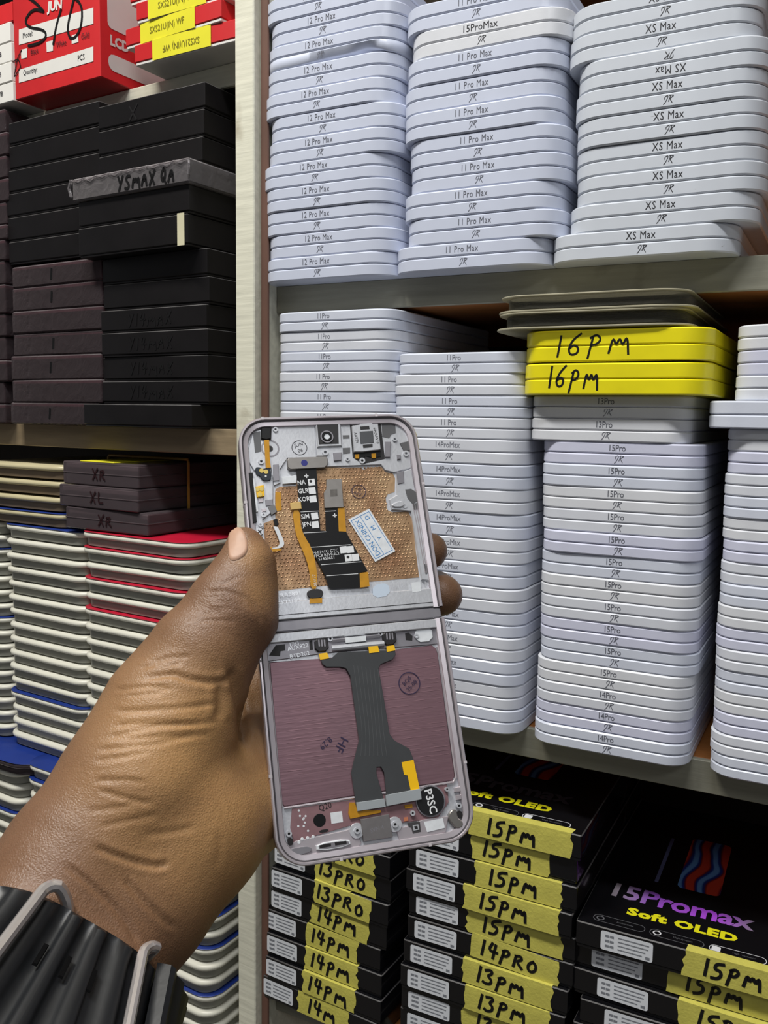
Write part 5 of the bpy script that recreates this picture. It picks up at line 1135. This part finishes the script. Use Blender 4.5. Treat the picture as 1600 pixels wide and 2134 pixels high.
# thumbnail laid on the thumb surface
bvh = BVHTree.FromPolygons([Vector(p) for p in co], [tuple(p.vertices) for p in hm.polygons])
def hit(x, y):
    r = ray(x, y); d = Vector(r).normalized(); h = bvh.ray_cast(Vector(CAM), d)
    return (h[0], h[1]) if h[0] is not None else (None, None)
nail = [(945, 165), (985, 140), (1040, 150), (1085, 215), (1100, 310), (1085, 375), (1010, 425), (950, 428), (937, 380), (936, 260)]
nail = smooth2([(240+.25*x+2, 1060+.25*y+2) for x, y in nail], 2, True); cn = np.mean(nail, 0)
nv = []; nf = []; K = len(nail)
for s in (1.0, .92, .75, .5, .25, 0.02):
    for x, y in nail:
        qx, qy = cn+(np.array([x, y])-cn)*s; h, nn = hit(qx, qy)
        if h is None:
            for s2 in (.95, .9, .85, .8, .7):
                qx, qy = cn+(np.array([x, y])-cn)*s*s2; h, nn = hit(qx, qy)
                if h is not None: break
        if h is None: h, nn = hit(*cn)
        nv.append(tuple(h+nn*(0.0001 if s == 1 else 0.0006)-Vector(org)))
for r_ in range(5):
    for i in range(K): j = (i+1) % K; nf.append((r_*K+i, r_*K+j, (r_+1)*K+j, (r_+1)*K+i))
nf.append(tuple(5*K+i for i in range(K)))
nm_ = MB(); nm_.add(nv, nf)
obj('thumbnail', nm_.mesh('nail', 80), mat('nail', (184, 146, 122), 0.5, var=0.08, vscale=200), hand)

# ------------------------------------------------------------------ watch strap on the wrist
A0 = np.array(PD(119, 1997, .2605)); A1 = np.array(PD(29, 2163, .240))
ax = A1-A0; ax /= np.linalg.norm(ax)                     # along the forearm, away from the hand
lat = np.array(PD(320, 2112, .2605))-A0; lat -= ax*(lat@ax); lat /= np.linalg.norm(lat)
nrm = np.cross(ax, lat); nrm = nrm if nrm@FW < 0 else -nrm  # towards the viewer
WB = 0.060
TH, SS = 96, 9
tabl = np.zeros((TH, SS))
def wdir(th): d = lat*math.sin(th)+nrm*math.cos(th); return d/np.linalg.norm(d)
for a in range(TH):
    d = wdir(2*math.pi*a/TH)
    for b in range(SS):
        q = A0+ax*(WB*b/(SS-1)); h = bvh.ray_cast(Vector(q+d*0.075), Vector(-d))
        tabl[a, b] = (np.array(h[0])-q)@d if h[0] is not None else 0.03
for _ in range(3): tabl = np.maximum(tabl, (np.roll(tabl, 1, 0)+np.roll(tabl, -1, 0)+tabl)/3)
tabl += 0.0006
def wst(th, s, dr):     # th: 0 facing viewer, + to the right; s along forearm; dr outwards from the skin
    a = (th/(2*math.pi)*TH) % TH; a0 = int(a); fa = a-a0; b = min(max(s/WB, 0), 1)*(SS-1); b0 = min(int(b), SS-2); fb = b-b0
    g = lambda i, k: tabl[i % TH, k]
    r = (g(a0, b0)*(1-fa)+g(a0+1, b0)*fa)*(1-fb)+(g(a0, b0+1)*(1-fa)+g(a0+1, b0+1)*fa)*fb
    return tuple(A0+ax*s+wdir(th)*(r+dr))
strap = thing('watch_strap', 'black rubber watch strap with steel loops around the wrist', 'watch', tuple(A0))
o_ = Vector(A0); wloc = lambda p: tuple(Vector(p)-o_)
NT = 400; rr = []
prof = [(0.0, 0.0006), (0.0, 0.003), (0.0015, 1.0), (0.006, 1.05), (0.026, 1.1), (0.054, 1.05), (WB-.0015, 1.0), (WB, 0.003), (WB, 0.0006)]
for k in range(NT):
    th = 2*math.pi*k/NT; rib = 0.0034+0.0013*math.copysign(abs(math.cos(th*20))**.6, math.cos(th*20))
    rr.append([wloc(wst(th, s, rib*f if f > .5 else f)) for s, f in prof])
rr.append(rr[0])
M_rub = mat('strap_rubber', (24, 26, 29), 0.42, var=0.08, vscale=80, bump=0.05)
obj('band', MB().rings(rr, False, False, closed=True), M_rub, strap)
def loop(t0, t1, s0, s1, r):
    R_ = 0.036; pts = []
    for x, y in rrect(t0*R_, t1*R_, s0, s1, min((t1-t0)*R_, s1-s0)*.46, 6):
        f = (x/R_-t0)/(t1-t0); pts.append(wloc(wst(x/R_, y, 0.0062-0.013*max(0, f-.35))))
    return MB().tube(pts, r, 10, True)
M_st = mat('loop_steel', (214, 208, 206), 0.25, 0.7, var=0.02)
obj('steel_loop', loop(-0.40, -0.12, -0.0028, 0.044, 0.0018), M_st, strap)
obj('steel_loop', loop(0.74, 1.02, -0.0028, 0.045, 0.0016), M_st, strap)
for th in (-0.62, -0.13, 0.13, 0.40, 0.62, -0.9):
    for s in (0.016,):
        m = MB(); P_ = [wloc(wst(th+dt, s+ds, 0.0044)) for dt, ds in ((-.025, -.0035), (.025, -.0035), (.025, .0035), (-.025, .0035))]; Q_ = [wloc(wst(th+dt, s+ds, 0.0049)) for dt, ds in ((-.02, -.003), (.02, -.003), (.02, .003), (-.02, .003))]
        m.rings([P_, Q_]); obj('strap_slot', m, mat('slot_dark', (6, 6, 7), 0.8, var=0, spec=0.1), strap)
tab = MB(); L1 = []; 
for k in range(13):
    th = 0.95+0.5*k/12; L1.append([wloc(wst(th, -0.0005, 0.0050)), wloc(wst(th, 0.0, 0.0095+.0006*math.sin(k*1.6))), wloc(wst(th, WB*.8, 0.0095+.0006*math.sin(k*1.6))), wloc(wst(th, WB*.8, 0.005))])
tab.rings(L1, True, True); obj('strap_end', tab, M_rub, strap)
